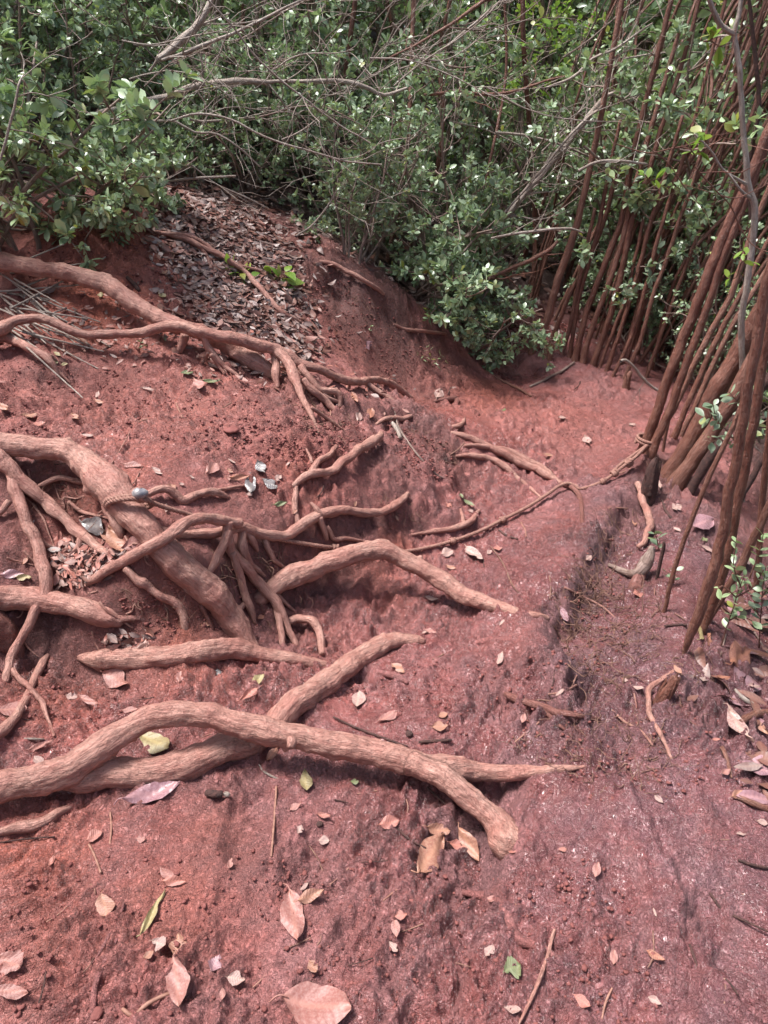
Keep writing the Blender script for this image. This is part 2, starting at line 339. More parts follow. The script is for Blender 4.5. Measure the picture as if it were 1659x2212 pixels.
def dead_leaf(name, c1, c2, spots=(.16, .06, .045), mud=.3, rough=.45):
    s = NT(name); P = s.obj(); n1 = s.noise(P, 28, 4, .6); n2 = s.noise(P, 130, 3, .6); G = s.attr('grain', 'Vector')
    sp = s.n('SeparateXYZ'); s.put(sp.inputs[0], G)
    c = s.mix(s.ramp(n1, [(.38, 0), (.62, 1)]), c1, c2); c = s.mix(s.ramp(n2, [(.6, 0), (.72, .6)]), c, spots)
    c = s.mix(s.ramp(n1, [(.5-mud*.3, mud*1.6 if mud < .6 else 1), (.56, 0)]), c, (.27, .095, .075))
    mid = s.math('ABSOLUTE', sp.outputs[0]); c = s.mix(s.ramp(mid, [(.02, .55), (.07, 0)]), c, (c2[0]*1.2, c2[1]*1.1, c2[2]))
    vein = s.n('TexWave', wave_type='BANDS', bands_direction='Y'); vein.inputs['Scale'].default_value = 2.6; vein.inputs['Distortion'].default_value = .6
    vv = s.n('CombineXYZ'); s.put(vv.inputs[1], s.math('SUBTRACT', sp.outputs[1], s.math('MULTIPLY', mid, .55))); s.put(vein.inputs['Vector'], vv.outputs[0])
    s.col(c); s.put(s.b.inputs['Roughness'], rough)
    b = s.bump(vein.outputs[1], .35, .0012); b = s.bump(n2, .35, .0012, b); s.put(s.b.inputs['Normal'], b); return s.m
def plain(name, c1, c2, rough=.6, sc=40, bs=.4, bd=.003, spec=.4):
    s = NT(name); P = s.obj(); n1 = s.noise(P, sc, 4, .6); r = s.attr('rnd')
    c = s.mix(s.ramp(n1, [(.35, 0), (.65, 1)]), c1, c2); c = s.mix(s.math('MULTIPLY', r, .45), c, (c1[0]*.55, c1[1]*.5, c1[2]*.5))
    s.col(c); s.b.inputs['Roughness'].default_value = rough; s.b.inputs['Specular IOR Level'].default_value = spec
    s.put(s.b.inputs['Normal'], s.bump(s.noise(P, sc*4, 3, .6), bs, bd)); return s.m
MUDC = (.28, .105, .085)
M = dict(mud=mud_mat(),
 root=root_mat('muddy_root_bark', (.34, .165, .13), (.45, .245, .195), (.56, .37, .31), (.33, .125, .10), .6),
 rootmud=root_mat('mud_coated_root', (.15, .060, .048), (.24, .10, .082), (.33, .16, .13), (.18, .07, .058), .7, .5),
 trunk=root_mat('red_brown_bark', (.15, .054, .036), (.23, .09, .062), (.40, .24, .18), (.11, .04, .03), .5, .42),
 trunkn=root_mat('brown_mottled_bark', (.17, .066, .044), (.27, .12, .085), (.45, .29, .23), (.14, .052, .038), .5, .45),
 pale=root_mat('pale_grey_bark', (.30, .235, .20), (.45, .38, .33), (.60, .54, .49), (.24, .15, .11), .3, .6),
 twig=root_mat('grey_brown_twig', (.22, .15, .12), (.36, .27, .23), (.46, .38, .34), (.20, .10, .08), .35, .6),
 rope=plain('muddy_hemp_rope', (.22, .10, .08), (.36, .20, .155), .75, 90, .7, .002),
 leafA=leaf_mat('dark_guava_leaf', (.115, .17, .105), (.28, .35, .23), rough=.3),
 leafB=leaf_mat('mid_guava_leaf', (.14, .215, .12), (.32, .41, .25), yl=.95, rough=.3),
 leafL=leaf_mat('light_guava_leaf', (.19, .28, .13), (.38, .48, .26), yl=.88, rough=.3),
 leafY=leaf_mat('lime_leaf', (.12, .24, .03), (.25, .38, .06), yl=.8, trans=.4),
 litter=plain('leaf_litter', (.155, .088, .075), (.30, .205, .185), .5, 14, .3, .002, .5),
 crumb=plain('soil_crumb', (.17, .056, .049), (.24, .086, .077), .8, 60, .5, .003, .3),
 rhair=plain('fine_root', (.12, .058, .044), (.27, .15, .11), .7, 60, .2, .001, .3),
 sand=plain('twig_wood', (.20, .09, .065), (.36, .19, .14), .65, 50, .4, .002),
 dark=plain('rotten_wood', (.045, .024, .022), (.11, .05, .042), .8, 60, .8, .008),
 tape=plain('blue_grey_tape', (.09, .10, .13), (.36, .33, .32), .3, 60, .3, .002, .6))
DL = dict(pink=dead_leaf('pink_mud_leaf', (.25, .112, .098), (.33, .17, .148)), tan=dead_leaf('tan_leaf', (.25, .115, .078), (.33, .18, .128), mud=.15),
 brown=dead_leaf('brown_leaf', (.20, .085, .055), (.33, .15, .10)), yellow=dead_leaf('yellow_green_leaf', (.23, .19, .09), (.32, .27, .14), mud=.1),
 pale=dead_leaf('pale_grey_leaf', (.27, .175, .155), (.38, .275, .245), mud=.35), purple=dead_leaf('wet_purple_leaf', (.22, .12, .14), (.34, .20, .22), mud=.1, rough=.28),
 grey=dead_leaf('wet_grey_leaf', (.10, .10, .105), (.19, .18, .18), mud=.05, rough=.25), green=dead_leaf('green_fallen_leaf', (.08, .13, .05), (.15, .18, .09), mud=.15),
 mudl=dead_leaf('mud_caked_leaf', (.29, .115, .09), (.37, .16, .13), mud=.5), red=dead_leaf('red_leaf', (.45, .08, .05), (.55, .17, .10), mud=.0))
# ------------------------------------------------------------------ ground
def zones(x, y):
    """patches of drier orange, dark damp and purple soil; ledge tree gloom and sky sheen painted in"""
    def B(L):
        o = np.zeros_like(x)
        for u, v, s, a in L:
            p = at(u, v)[0]; q = 1+.45*noise2(x, y, 7, 41); o = np.maximum(o, a*np.exp(-((x-p[0])**2+(y-p[1])**2)/(2*(s*np.clip(q, .4, 2))**2)))
        return o
    orange = B([(420,820,.5,.4),(250,880,.5,.4),(600,900,.4,.3),(420,580,.4,.5),(720,640,.4,.55),(860,760,.3,.5),(1000,870,.35,.4),(200,650,.28,.9),(250,520,.3,.7),(120,500,.2,.6),(300,700,.15,.8),(400,1380,.10,.8),(350,1390,.1,.6),(200,1100,.15,.8),(120,1510,.12,.6),(860,1180,.08,.8),(1040,850,.22,.7),(820,1250,.12,.45),
                (1180,900,.3,.3),(640,1010,.15,.5),(960,990,.1,.3),(380,1930,.1,.5),(460,1800,.08,.5),(60,1850,.12,.6),(80,2050,.12,.35),(700,1380,.1,.2),(1130,1370,.12,.4),(280,1120,.1,.6),(0,1950,.15,.3)])
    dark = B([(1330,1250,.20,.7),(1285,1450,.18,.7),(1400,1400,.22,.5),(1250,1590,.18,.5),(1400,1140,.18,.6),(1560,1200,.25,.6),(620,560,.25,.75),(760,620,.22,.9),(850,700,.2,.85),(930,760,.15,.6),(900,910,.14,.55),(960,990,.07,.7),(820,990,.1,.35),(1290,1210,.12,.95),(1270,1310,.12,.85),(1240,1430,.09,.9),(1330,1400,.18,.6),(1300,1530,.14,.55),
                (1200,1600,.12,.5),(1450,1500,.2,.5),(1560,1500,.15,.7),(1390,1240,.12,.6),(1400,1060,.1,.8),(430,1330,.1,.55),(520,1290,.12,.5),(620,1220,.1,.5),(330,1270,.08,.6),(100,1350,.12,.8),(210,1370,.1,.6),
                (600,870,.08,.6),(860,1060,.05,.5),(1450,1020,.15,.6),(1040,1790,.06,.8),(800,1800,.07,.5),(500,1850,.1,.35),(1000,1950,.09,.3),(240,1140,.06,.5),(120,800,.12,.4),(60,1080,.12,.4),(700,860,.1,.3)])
    purple = B([(1450,1180,.25,.8),(1400,1320,.2,.6),(1500,1290,.15,.6),(1150,2060,.25,.45),(1400,1960,.25,.4),(1550,2100,.3,.55),(1130,1800,.12,.5),(1000,1560,.2,.3),(650,1700,.2,.3),(950,2150,.25,.3),(1300,1060,.15,.6),
                (1180,780,.2,.5),(1350,1780,.15,.3),(1620,1850,.25,.5),(870,1760,.1,.2)])
    purple = np.maximum(purple, np.clip((x+.25)/.9, 0, 1)*np.clip((3.0-y)/1.2, 0, 1)*.75)
    return orange, dark, purple
def build_ground():
    fa = math.radians(37)
    th = np.concatenate([np.arange(-fa, fa, .0026), np.linspace(fa, 2*math.pi-fa, 90)[:-1]])
    r = np.concatenate([[.02, .2, .4, .55], np.geomspace(.64, 6.6, 690), np.geomspace(6.7, 90, 95)])
    TH, R = np.meshgrid(th, r); x = (R*np.sin(TH)).ravel(); y = (R*np.cos(TH)).ravel()
    z = ground(x, y); R_ = R.ravel(); near = np.clip((9-R_)/3, 0, 1)
    slope = lookup(SLOPE, x, y); fc = lookup(FACE, x, y)*near
    z = z+fine(x, y)*near*(1+fc*.5)+lookup(FIL, x, y)
    # crumbly cut faces
    z = z+fc*(noise2(x, y, 30, 31)*.014+noise2(x, y, 80, 32)*.005)
    m, nn = R.shape; i = np.arange(m-1)[:, None]*nn; j = np.arange(nn)[None, :]; j2 = (j+1) % nn
    Q = np.stack([i+j, i+nn+j, i+nn+j2, i+j2], -1).reshape(-1, 4)[:, ::-1]
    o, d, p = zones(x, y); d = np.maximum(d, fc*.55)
    wet = np.clip(.62+.9*noise2(x, y, 1.7, 44)+p*.7, 0, 1); wet *= np.clip(1-(slope-.45)*2.2, .05, 1)*np.clip(1-(-.1-x)*.5*np.clip(y-1.6, 0, 1), .25, 1)
    wet *= np.clip(1-o*.8, 0, 1)
    u, v, dep = proj(np.stack([x, y, z], 1))
    p1 = at(420, 560)[0]; lit = np.clip((ground(x, y)-0.0)*0, 0, 1)
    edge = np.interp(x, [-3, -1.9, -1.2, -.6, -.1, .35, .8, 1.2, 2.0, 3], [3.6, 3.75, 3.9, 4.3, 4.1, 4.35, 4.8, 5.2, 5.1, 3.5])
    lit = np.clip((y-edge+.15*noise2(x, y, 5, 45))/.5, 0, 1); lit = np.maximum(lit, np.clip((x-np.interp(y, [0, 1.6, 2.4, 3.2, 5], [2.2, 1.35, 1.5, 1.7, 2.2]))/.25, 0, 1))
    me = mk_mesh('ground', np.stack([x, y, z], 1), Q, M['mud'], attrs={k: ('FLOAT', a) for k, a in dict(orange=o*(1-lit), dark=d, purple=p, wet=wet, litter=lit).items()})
    return tag(link('ground', me), kind='structure')

FIL = np.zeros_like(BASE)
def fillet(C, R):
    """soil packed up against a root where it lies in the ground"""
    for c, r in zip(C[::2], R[::2]):
        h = c[2]-lookup(BASE, c[0], c[1])
        if r < .006 or h > r*.9: continue
        k = min(1, (r*.9-h)/(r*.9)); i = int((c[0]-GX[0])/.02); j = int((c[1]-GY[0])/.02); m = int(r*2.6/.02)+2
        if i < m or j < m or i+m >= len(GX) or j+m >= len(GY): continue
        sl = (slice(j-m, j+m+1), slice(i-m, i+m+1)); d = np.hypot(gx[sl]-c[0], gy[sl]-c[1])
        FIL[sl] = np.maximum(FIL[sl], r*.55*k*np.exp(-(d/(r*1.25+.008))**2))
# ------------------------------------------------------------------ roots
def path(pts, mat_lift=.35, smooth=0, step=.008, G=None):
    """picture points (u, v, half width[, lift in metres]) -> a centre line and radii in metres"""
    u = np.array([p[0] for p in pts], float); v = np.array([p[1] for p in pts], float); rp = np.array([p[2] for p in pts], float)
    d0 = hit(u, v, 0); r = rp/F*d0
    h = np.array([p[3] if len(p) > 3 else mat_lift*rr for p, rr in zip(pts, r)])
    dep = hit(u, v, np.maximum(h, 0)); dep = np.where(h < 0, d0-h*0.8, dep)
    for _ in range(smooth):
        s = dep.copy(); s[1:-1] = .5*dep[1:-1]+.25*(dep[:-2]+dep[2:]); dep = np.minimum(s, d0*1.0)
    P = CAM+rays(u, v)*dep[:, None]; r = rp/F*dep
    C = catmull(np.hstack([P, r[:, None]]), step); return C[:, :3], np.maximum(C[:, 3], .0012)
def wander(C, R, amp, seed):
    S = np.concatenate([[0], np.cumsum(np.linalg.norm(np.diff(C, axis=0), axis=1))]); o = np.zeros_like(C)
    for k in range(3): o[:, k] = noise3(np.stack([S*9, np.full_like(S, k*7.3), np.full_like(S, seed*.77)], 1), seed)+.5*noise3(np.stack([S*28, np.full_like(S, k*5.3), np.full_like(S, seed*.7)], 1), seed)
    return C+o*amp*R[:, None]
_rs = [0]
def side(name, parent, pts, mat=None, smooth=0, ns=10, label=None, **k):
    _rs[0] += 1; C, R = path(pts, smooth=smooth, step=.007, **k); C = wander(C, R, .45, _rs[0]); fillet(C, R); _q = np.random.RandomState(_rs[0]); S_ = np.arange(len(R))*.007
    R = R*(1+.16*noise3(np.stack([S_*14, S_*0, S_*0+_rs[0]], 1), 5))
    V, Q, G = tube(C, R, ns, rough=.2, seed=_rs[0])
    me = mk_mesh(name, V, Q, mat or M['root'], attrs={'grain': ('FLOAT_VECTOR', G), 'rnd': ('FLOAT', np.full(len(V), .3))})
    o = link(name, me, parent)
    if label: o['label'] = label
    return o
def fused(name, parent, lines, mat=None, voxel=.006, smooth=2, knobs=(), disp=1.0):
    """several centre lines grown together into one continuous skin"""
    _rs[0] += 1; sd_ = _rs[0]; mb = MB(); CS = []
    for L in lines:
        C, R = path(L, smooth=smooth, step=.01); C = wander(C, R, .16, sd_+len(CS)); fillet(C, R); S_ = np.arange(len(R))*.01; R = R*(1+.10*noise3(np.stack([S_*9, S_*0, S_*0+sd_], 1), 5)); CS.append((C, R)); V, Q, G = tube(C, R, 18, rough=.07, seed=sd_); mb.add(V, Q, G)
    for (u, v, rp) in knobs:
        allC = np.vstack([c for c, _ in CS]); allR = np.concatenate([r for _, r in CS]); pu, pv, dp = proj(allC)
        k = int(np.argmin((pu-u)**2+(pv-v)**2)); D = (rays(u, v)*dp[k]+CAM)-allC[k]; rr = rp/F*dp[k]
        D = D/(np.linalg.norm(D)+1e-6); c = allC[k]+D*allR[k]*.75
        V, Q, G = tube(np.array([allC[k], c, c+D*rr*1.1]), np.array([rr, rr, rr*.6]), 10); mb.add(V, Q, G)
    me = mb.mesh('tmp', M['root']); o = bpy.data.objects.new('tmp', me); COL.objects.link(o)
    md = o.modifiers.new('r', 'REMESH'); md.mode = 'VOXEL'; md.voxel_size = voxel; md.use_smooth_shade = True
    sm = o.modifiers.new('s', 'SMOOTH'); sm.iterations = 6; sm.factor = .5
    dg = bpy.context.evaluated_depsgraph_get(); ev = o.evaluated_get(dg); m2 = bpy.data.meshes.new_from_object(ev)
    nv = len(m2.vertices); V = np.empty(nv*3, np.float32); m2.vertices.foreach_get('co', V); V = V.reshape(-1, 3).astype(float)
    NN = np.empty(nv*3, np.float32); m2.vertices.foreach_get('normal', NN); NN = NN.reshape(-1, 3)
    Q = np.array([list(p.vertices) if len(p.vertices) == 4 else list(p.vertices)+[p.vertices[0]] for p in m2.polygons if len(p.vertices) == 4])
    bpy.data.objects.remove(o); bpy.data.meshes.remove(m2)
    # grain coordinates from the nearest centre line
    C = np.vstack([c for c, _ in CS]); fr = [frames(c) for c, _ in CS]; N = np.vstack([f[1] for f in fr]); B = np.vstack([f[2] for f in fr])
    S = np.concatenate([np.concatenate([[0], np.cumsum(np.linalg.norm(np.diff(c, axis=0), axis=1))])+7*i for i, (c, _) in enumerate(CS)])
    RR = np.concatenate([r for _, r in CS])
    kd = kdtree.KDTree(len(C))
    for i, p in enumerate(C): kd.insert(p, i)
    kd.balance(); idx = np.array([kd.find(p)[1] for p in V]); D = V-C[idx]
    T = np.cross(N[idx], B[idx]); sgn = (D*T).sum(1)
    G = np.stack([(D*N[idx]).sum(1), (D*B[idx]).sum(1), S[idx]+sgn], 1)
    a = noise3(G*np.array([45, 45, 8]), sd_)*.075+noise3(G*np.array([110, 110, 22]), sd_+1)*.045+noise3(V*20, sd_+2)*.19+noise3(V*55, sd_+3)*.07+np.maximum(noise3(V*30, sd_+4)-.35, 0)*.3
    V = V+NN*(a*disp*np.minimum(RR[idx], .03))[:, None]
    me = mk_mesh(name, V, Q, mat or M['root'], attrs={'grain': ('FLOAT_VECTOR', G), 'rnd': ('FLOAT', np.full(len(V), .3))})
    return link(name, me, parent)
def root(label, name='tree_root', at_=None, cat='root', group=None):
    o = link(name, None); o.empty_display_size = .1; return tag(o, label, cat, group)
# front: the big forked root and the one it crosses, grown together at the left
r = root('thick forked reddish root arching across the foreground, crossing over another thick root')
fused('main_root', r, [
 [(-70,1725,33,.05),(0,1703,32,.05),(75,1684,34,.06),(150,1662,34,.07),(210,1620,31,.09),(262,1585,28,.11),(320,1550,27,.13),(380,1543,26,.14),(450,1546,26,.14),(520,1565,28,.12),(590,1584,29,.11),(650,1592,26,.10),(725,1607,28,.09),(830,1628,28,.08),(905,1652,29,.07),(955,1660,27,.06),(1005,1663,23,.04),(1070,1670,19,.025),(1140,1668,15,.014),(1190,1663,11,.010),(1225,1660,8,.007),(1252,1657,5,.0),(1268,1655,4,-.012)],
 [(890,1648,22,.07),(940,1668,26,.065),(970,1690,26,.06),(1005,1718,26,.06),(1045,1753,26,.05),(1075,1780,30,.02),(1092,1806,36,-.02),(1108,1832,36,-.09)],
 [(120,1676,24,.04),(175,1682,28,.03),(240,1673,32,.025),(310,1668,34,.02),(380,1655,34,.02),(440,1634,33,.02),(490,1614,31,.025),(540,1606,29,.03),(580,1578,28,.03),(625,1532,29,.03),(675,1497,28,.03),(725,1460,25,.02),(775,1422,24,.015),(830,1392,21,.01),(860,1383,18,.004),(895,1384,13,-.002),(915,1388,9,-.02)]],
 voxel=.0045, knobs=[(288,1592,10),(505,1635,12),(600,1560,9),(625,1600,12),(475,1570,9),(240,1612,10),(100,1650,9),(730,1640,10),(1000,1640,8),(700,1590,7),(860,1660,8),(830,1375,9)])
side('root_stub', r, [(627,1592,10,.14),(630,1600,12,.14),(628,1612,9,.135)])
r = root('log-like smooth root lying in mud above the forked foreground root')
fused('main_root', r, [[(170,1420,8,.0),(215,1424,21,.012),(280,1422,24,.02),(350,1417,25,.025),(425,1408,25,.025),(500,1402,22,.02),(550,1412,19,.012),(625,1427,16,.003),(680,1434,12,-.004),(725,1440,9,-.02)]], voxel=.005, knobs=[(215,1432,9),(480,1386,6),(310,1440,6)])
r = root('smooth arched root bridging the path just below the rope')
fused('main_root', r, [[(555,1300,16,-.01),(575,1281,20,.015),(610,1258,23,.05),(650,1238,24,.08),(700,1218,23,.11),(760,1197,21,.14),(800,1190,21,.15),(835,1190,20,.15),(870,1205,19,.14),(925,1236,20,.11),(965,1262,20,.08),(1000,1284,19,.05),(1060,1307,15,.02),(1110,1321,12,.002),(1150,1329,9,-.004),(1185,1336,7,-.02)]], voxel=.005, knobs=[(905,1215,9),(850,1190,7),(700,1205,6)])
r = root('thickest root bending down from the left edge, with the rope tied round it')
fused('main_root', r, [[(-80,955,28,.06),(0,962,27,.06),(75,965,25,.07),(140,974,25,.075),(185,1000,32,.075),(215,1030,37,.07),(250,1062,38,.06),(280,1101,33,.05),(320,1146,30,.04),(360,1196,33,.035),(400,1236,33,.03),(450,1273,33,.02),(485,1316,29,.015),(510,1356,26,.01),(537,1393,20,0),(550,1410,14,-.02)]], voxel=.0055,
  knobs=[(215,1045,16),(260,1040,10),(150,950,9),(215,975,7),(350,1230,14),(330,1170,9)])
side('side_root', r, [(232,1075,17,.05),(238,1098,15,.045),(250,1120,15,.035),(260,1145,12,.02),(262,1165,5,-.005)])
side('side_root', r, [(262,1128,5,.04),(290,1138,6,.035),(315,1156,7,.03),(335,1180,6,.02)])
side('side_root', r, [(345,1190,8,.05),(370,1200,7,.05),(400,1225,7,.06),(425,1250,5,.05)])
r = root('root with sawn-off end propped over the thick diagonal root on prop roots', cat='root')
fused('main_root', r, [[(180,1268,4,0),(200,1254,9,.01),(225,1237,11,.02),(280,1206,12,.06),(325,1181,13,.10),(360,1161,14,.12),(390,1137,14,.13),(425,1122,13,.13),(470,1123,12,.12),(517,1131,12,.12)]], voxel=.0038)
for L in ([(492,1130,11,.12),(491,1150,11,.10),(500,1186,11,.09),(530,1226,12,.08),(570,1271,11,.06),(600,1311,11,.045),(620,1356,9,.03),(642,1395,6,.0)],
          [(492,1150,11,.10),(480,1180,10,.08),(465,1211,9,.05),(447,1246,6,.01)],
          [(503,1196,8,.08),(512,1226,9,.06),(522,1256,9,.05),(540,1316,8,.03),(552,1348,3,.0)],
          [(600,1315,9,.045),(606,1350,8,.03),(612,1400,6,.0)],
          [(530,1300,5,.03),(515,1318,6,.015),(505,1330,5,0)],
          [(575,1275,7,.06),(600,1290,6,.04),(638,1322,3,.01)]):
    side('prop_root', r, L, smooth=1)
r = root('knobbly root running right from the propped root, rope lying along it')
side('main_root', r, [(340,1140,9,.0),(370,1150,10,.015),(400,1156,11,.02),(470,1152,11,.03),(525,1141,11,.05),(565,1152,12,.05),(610,1157,12,.045),(645,1137,11,.04),(690,1116,12,.04),(725,1103,11,.03),(780,1107,9,.03),(830,1101,9,.025),(860,1085,8,.02),(880,1068,6,.0)], smooth=1, ns=16)
for L in ([(692,1114,7,.04),(684,1100,6,.045),(670,1086,4,.04)], [(690,1118,8,.04),(700,1145,7,.02),(707,1165,5,.0)], [(706,1138,5,.03),(722,1165,5,.015),(745,1163,5,.012),(775,1166,3,.01),(808,1174,2,.0)],
          [(645,1137,7,.03),(637,1100,7,.012),(640,1050,6,.004)], [(522,1140,9,.05),(525,1180,10,.05),(540,1216,8,.04),(570,1243,4,.0)], [(534,1150,8,.05),(545,1168,8,.04),(556,1190,4,.03)],
          [(570,1165,7,.03),(590,1205,6,.02),(615,1225,4,.01),(640,1232,2,.0)]):
    side('side_root', r, L)
r = root('crooked root with a raised elbow on the terrace edge left of the rope knots')
side('main_root', r, [(630,1050,6,.0),(650,1036,8,.01),(672,1026,9,.02),(715,1018,9,.03),(740,996,10,.04),(775,971,10,.045),(800,956,11,.04),(818,944,9,.03),(822,936,6,.02)], ns=14)
side('side_root', r, [(668,1024,7,.02),(690,996,7,.02),(708,985,6,.02),(727,964,5,.015)]); side('side_root', r, [(674,1000,4,.015),(668,980,3,.01),(655,958,2,.0)])
r = root('short root humped like a wave, just right of the taped rope knot')
side('main_root', r, [(300,1085,6,.0),(318,1068,8,.02),(345,1058,9,.03),(365,1058,9,.03),(385,1072,10,.015),(402,1080,10,.012),(425,1068,9,.02),(455,1063,9,.022),(480,1068,7,.012),(496,1075,4,.0)], ns=14)
side('side_root', r, [(465,1060,5,.02),(490,1055,4,.012),(530,1048,3,.006)])
r = root('twisting root dropping from the left edge to a pale cut tip among litter')
side('main_root', r, [(-10,960,18,.08),(8,1000,18,.07),(40,1041,17,.06),(85,1071,14,.05),(115,1096,14,.045),(145,1126,12,.04),(170,1151,12,.035),(190,1163,11,.03),(215,1186,10,.015),(238,1195,9,.01)], smooth=1, ns=16)
side('side_root', r, [(178,1155,8,.03),(168,1186,8,.015),(153,1203,5,.0)]); side('side_root', r, [(165,1145,4,.03),(160,1160,4,.02),(158,1185,2,.0)])
side('side_root', r, [(85,1050,5,.03),(130,1032,6,.02),(170,1040,6,.015),(215,1050,3,.0)]); side('side_root', r, [(20,1085,7,.03),(0,1107,7,.02),(-20,1110,6,.0)])
side('side_root', r, [(148,1083,4,.03),(180,1105,4,.015),(235,1120,3,.01)])
r = root('long root hanging down the left side, crossing in front of a half-buried log root')
side('main_root', r, [(20,1020,9,.06),(35,1066,12,.06),(50,1101,13,.05),(70,1151,13,.04),(85,1201,13,.05),(100,1241,13,.07),(97,1281,14,.09),(75,1321,11,.09),(50,1371,10,.06),(25,1416,9,.03),(12,1475,7,.0)], smooth=2, ns=16)
side('side_root', r, [(28,1448,6,.02),(42,1466,6,.02),(65,1484,6,.02),(90,1515,6,.012),(100,1545,4,.006),(118,1590,3,.0)]); side('side_root', r, [(80,1160,6,.03),(100,1178,5,.015),(125,1184,3,.0)])
r = root('half-buried log-like root at the left edge above a dark hollow')
fused('main_root', r, [[(-60,1290,27,.04),(0,1292,27,.04),(60,1293,26,.04),(110,1300,25,.04),(160,1308,25,.035),(200,1322,25,.03),(235,1337,20,.015),(262,1347,12,.0)]], voxel=.006)
side('side_root', r, [(262,1340,8,.01),(285,1336,8,.01),(303,1338,4,.0)], mat=M['rootmud']); side('side_root', r, [(215,1300,2.5,.045),(235,1322,2.5,.05),(262,1340,2.5,.03),(288,1356,2,.005)])
r = root('broad mud-coated root bulging in at the left edge below the hollow')
fused('main_root', r, [[(-60,1340,40,.02),(-10,1362,38,.02),(20,1392,28,.005),(40,1425,14,-.02)]], mat=M['rootmud'], voxel=.007)
r = root('pale weathered root end poking from the ground at the lower left')
side('main_root', r, [(-20,1600,13,.02),(15,1572,13,.02),(45,1530,9,.012),(60,1500,8,.006),(75,1465,8,.006),(90,1435,9,.015),(104,1415,4,.01)], mat=M['root'])
r = root('knotted root stepping down the cut bank beneath the propped root')
side('main_root', r, [(272,1225,8,.03),(290,1248,9,.03),(305,1262,12,.035),(318,1268,9,.03),(345,1285,9,.03),(375,1302,10,.03),(393,1322,10,.025),(400,1345,9,.015),(403,1364,6,.0)]); side('side_root', r, [(392,1318,6,.02),(408,1320,4,.01),(415,1330,3,.0)])
r = root('thin muddy root peg sticking from the cut bank beside the thick diagonal root')
side('main_root', r, [(434,1308,6,.02),(445,1332,5,.015),(460,1362,4,.0)], mat=M['rootmud'])
r = root('small hoop-shaped root at the foot of the prop roots')
side('main_root', r, [(612,1352,6,.0),(625,1342,8,.02),(648,1335,9,.035),(672,1340,9,.04),(688,1360,9,.035),(694,1385,8,.02),(696,1415,8,.0)], ns=14)
r = root('low root snaking in at the left edge below the big forked root')
side('main_root', r, [(-30,1805,10,.01),(0,1798,10,.01),(40,1789,13,.012),(85,1777,12,.01),(120,1757,11,.006),(150,1742,7,.0),(168,1733,4,-.004)], ns=14)
r = root('mud-covered root ridge buried in the foreground right of centre')
side('main_root', r, [(1000,1926,6,-.002),(1050,1935,9,.0),(1078,1950,10,.0),(1100,1985,11,.0),(1120,2025,11,.0),(1150,2042,9,.0),(1185,2058,8,.0),(1225,2100,5,-.004)], mat=M['mud'], ns=14)
r = root('buried muddy root streak in the lower left foreground')
side('main_root', r, [(268,2085,5,-.002),(250,2030,6,0),(225,2080,6,0),(205,2130,7,0),(198,2200,7,-.001)][1:], mat=M['mud'])
r = root('small muddy root hump between the arched root and the cut ledge')
side('main_root', r, [(1020,1388,4,-.003),(1045,1384,8,-.001),(1075,1382,8,-.001),(1098,1385,4,-.004)], mat=M['mud'])
r = root('slanting muddy root remnant right of the crossing roots')
side('main_root', r, [(815,1450,5,-.002),(850,1462,8,-.001),(880,1475,4,-.004)], mat=M['mud'])
# upper bank roots
r = root('thick straight root sloping down from the left edge, passing under a thinner root')
fused('main_root', r, [[(-80,560,20,.10),(0,567,20,.10),(75,578,19,.11),(150,592,18,.12),(225,612,20,.12),(275,645,20,.12),(325,676,19,.11),(370,700,18,.10),(425,716,17,.08),(475,737,18,.06),(520,764,18,.045),(555,786,18,.03),(585,806,16,.01),(600,818,10,-.02)]], voxel=.008, knobs=[(235,600,8),(170,578,6),(345,680,6)])
side('prop_root', r, [(399,722,9,.08),(394,740,10,.04),(386,760,8,.0)])
side('prop_root', r, [(477,738,5,.06),(480,760,5,.03),(484,782,5,.0)])
r = root('long wavy root crossing the bank from the left edge, splitting into many toes')
fused('main_root', r, [[(-80,735,14,.06),(0,711,14,.07),(20,698,12,.08),(50,689,10,.09),(90,688,10,.09),(125,701,10,.08),(165,718,10,.075),(210,723,10,.07),(260,721,10,.08),(310,718,11,.10),(345,708,12,.12),(380,705,12,.13),(425,717,13,.13),(475,726,13,.13),(515,731,14,.13),(560,746,14,.12),(590,752,13,.11),(620,766,13,.10),(650,786,11,.08),(690,798,10,.06),(725,815,10,.05),(770,825,9,.04),(800,820,8,.045),(830,824,8,.04),(860,838,8,.02),(888,862,6,.0)],
   [(585,752,10,.11),(612,770,12,.10),(628,795,12,.08),(638,821,10,.06),(652,856,8,.04),(670,891,6,.03),(690,938,3,.0)]], voxel=.006, smooth=2)
for L in ([(590,754,9,.11),(597,775,9,.08),(595,806,9,.04),(600,838,4,.0)], [(648,789,8,.08),(668,816,8,.05),(690,841,8,.035),(725,848,7,.03),(734,862,7,.015),(734,880,5,.0)],
          [(655,820,7,.05),(672,842,9,.04),(700,861,8,.03),(722,884,7,.012),(742,903,4,.0)], [(672,880,4,.04),(710,906,4,.015),(747,932,2,.0)], [(435,722,8,.12),(453,755,8,.07),(480,786,6,.03),(500,802,5,.015),(527,823,3,.0)],
          [(456,766,5,.06),(472,790,4,.02),(486,808,3,.0)], [(790,826,6,.03),(825,848,6,.015),(852,868,4,.0)], [(450,762,4,.06),(443,775,4,.02),(437,785,3,.0)], [(690,845,5,.03),(712,862,5,.02),(730,868,4,.01)]):
    side('root_toe', r, L)
r = root('lower left root dropping from the wavy root to a frayed clawed end')
side('main_root', r, [(-20,735,13,.04),(5,732,12,.04),(30,736,10,.04),(60,751,9,.035),(95,766,9,.03),(110,782,8,.025),(120,800,5,.015),(132,820,3,.0)])
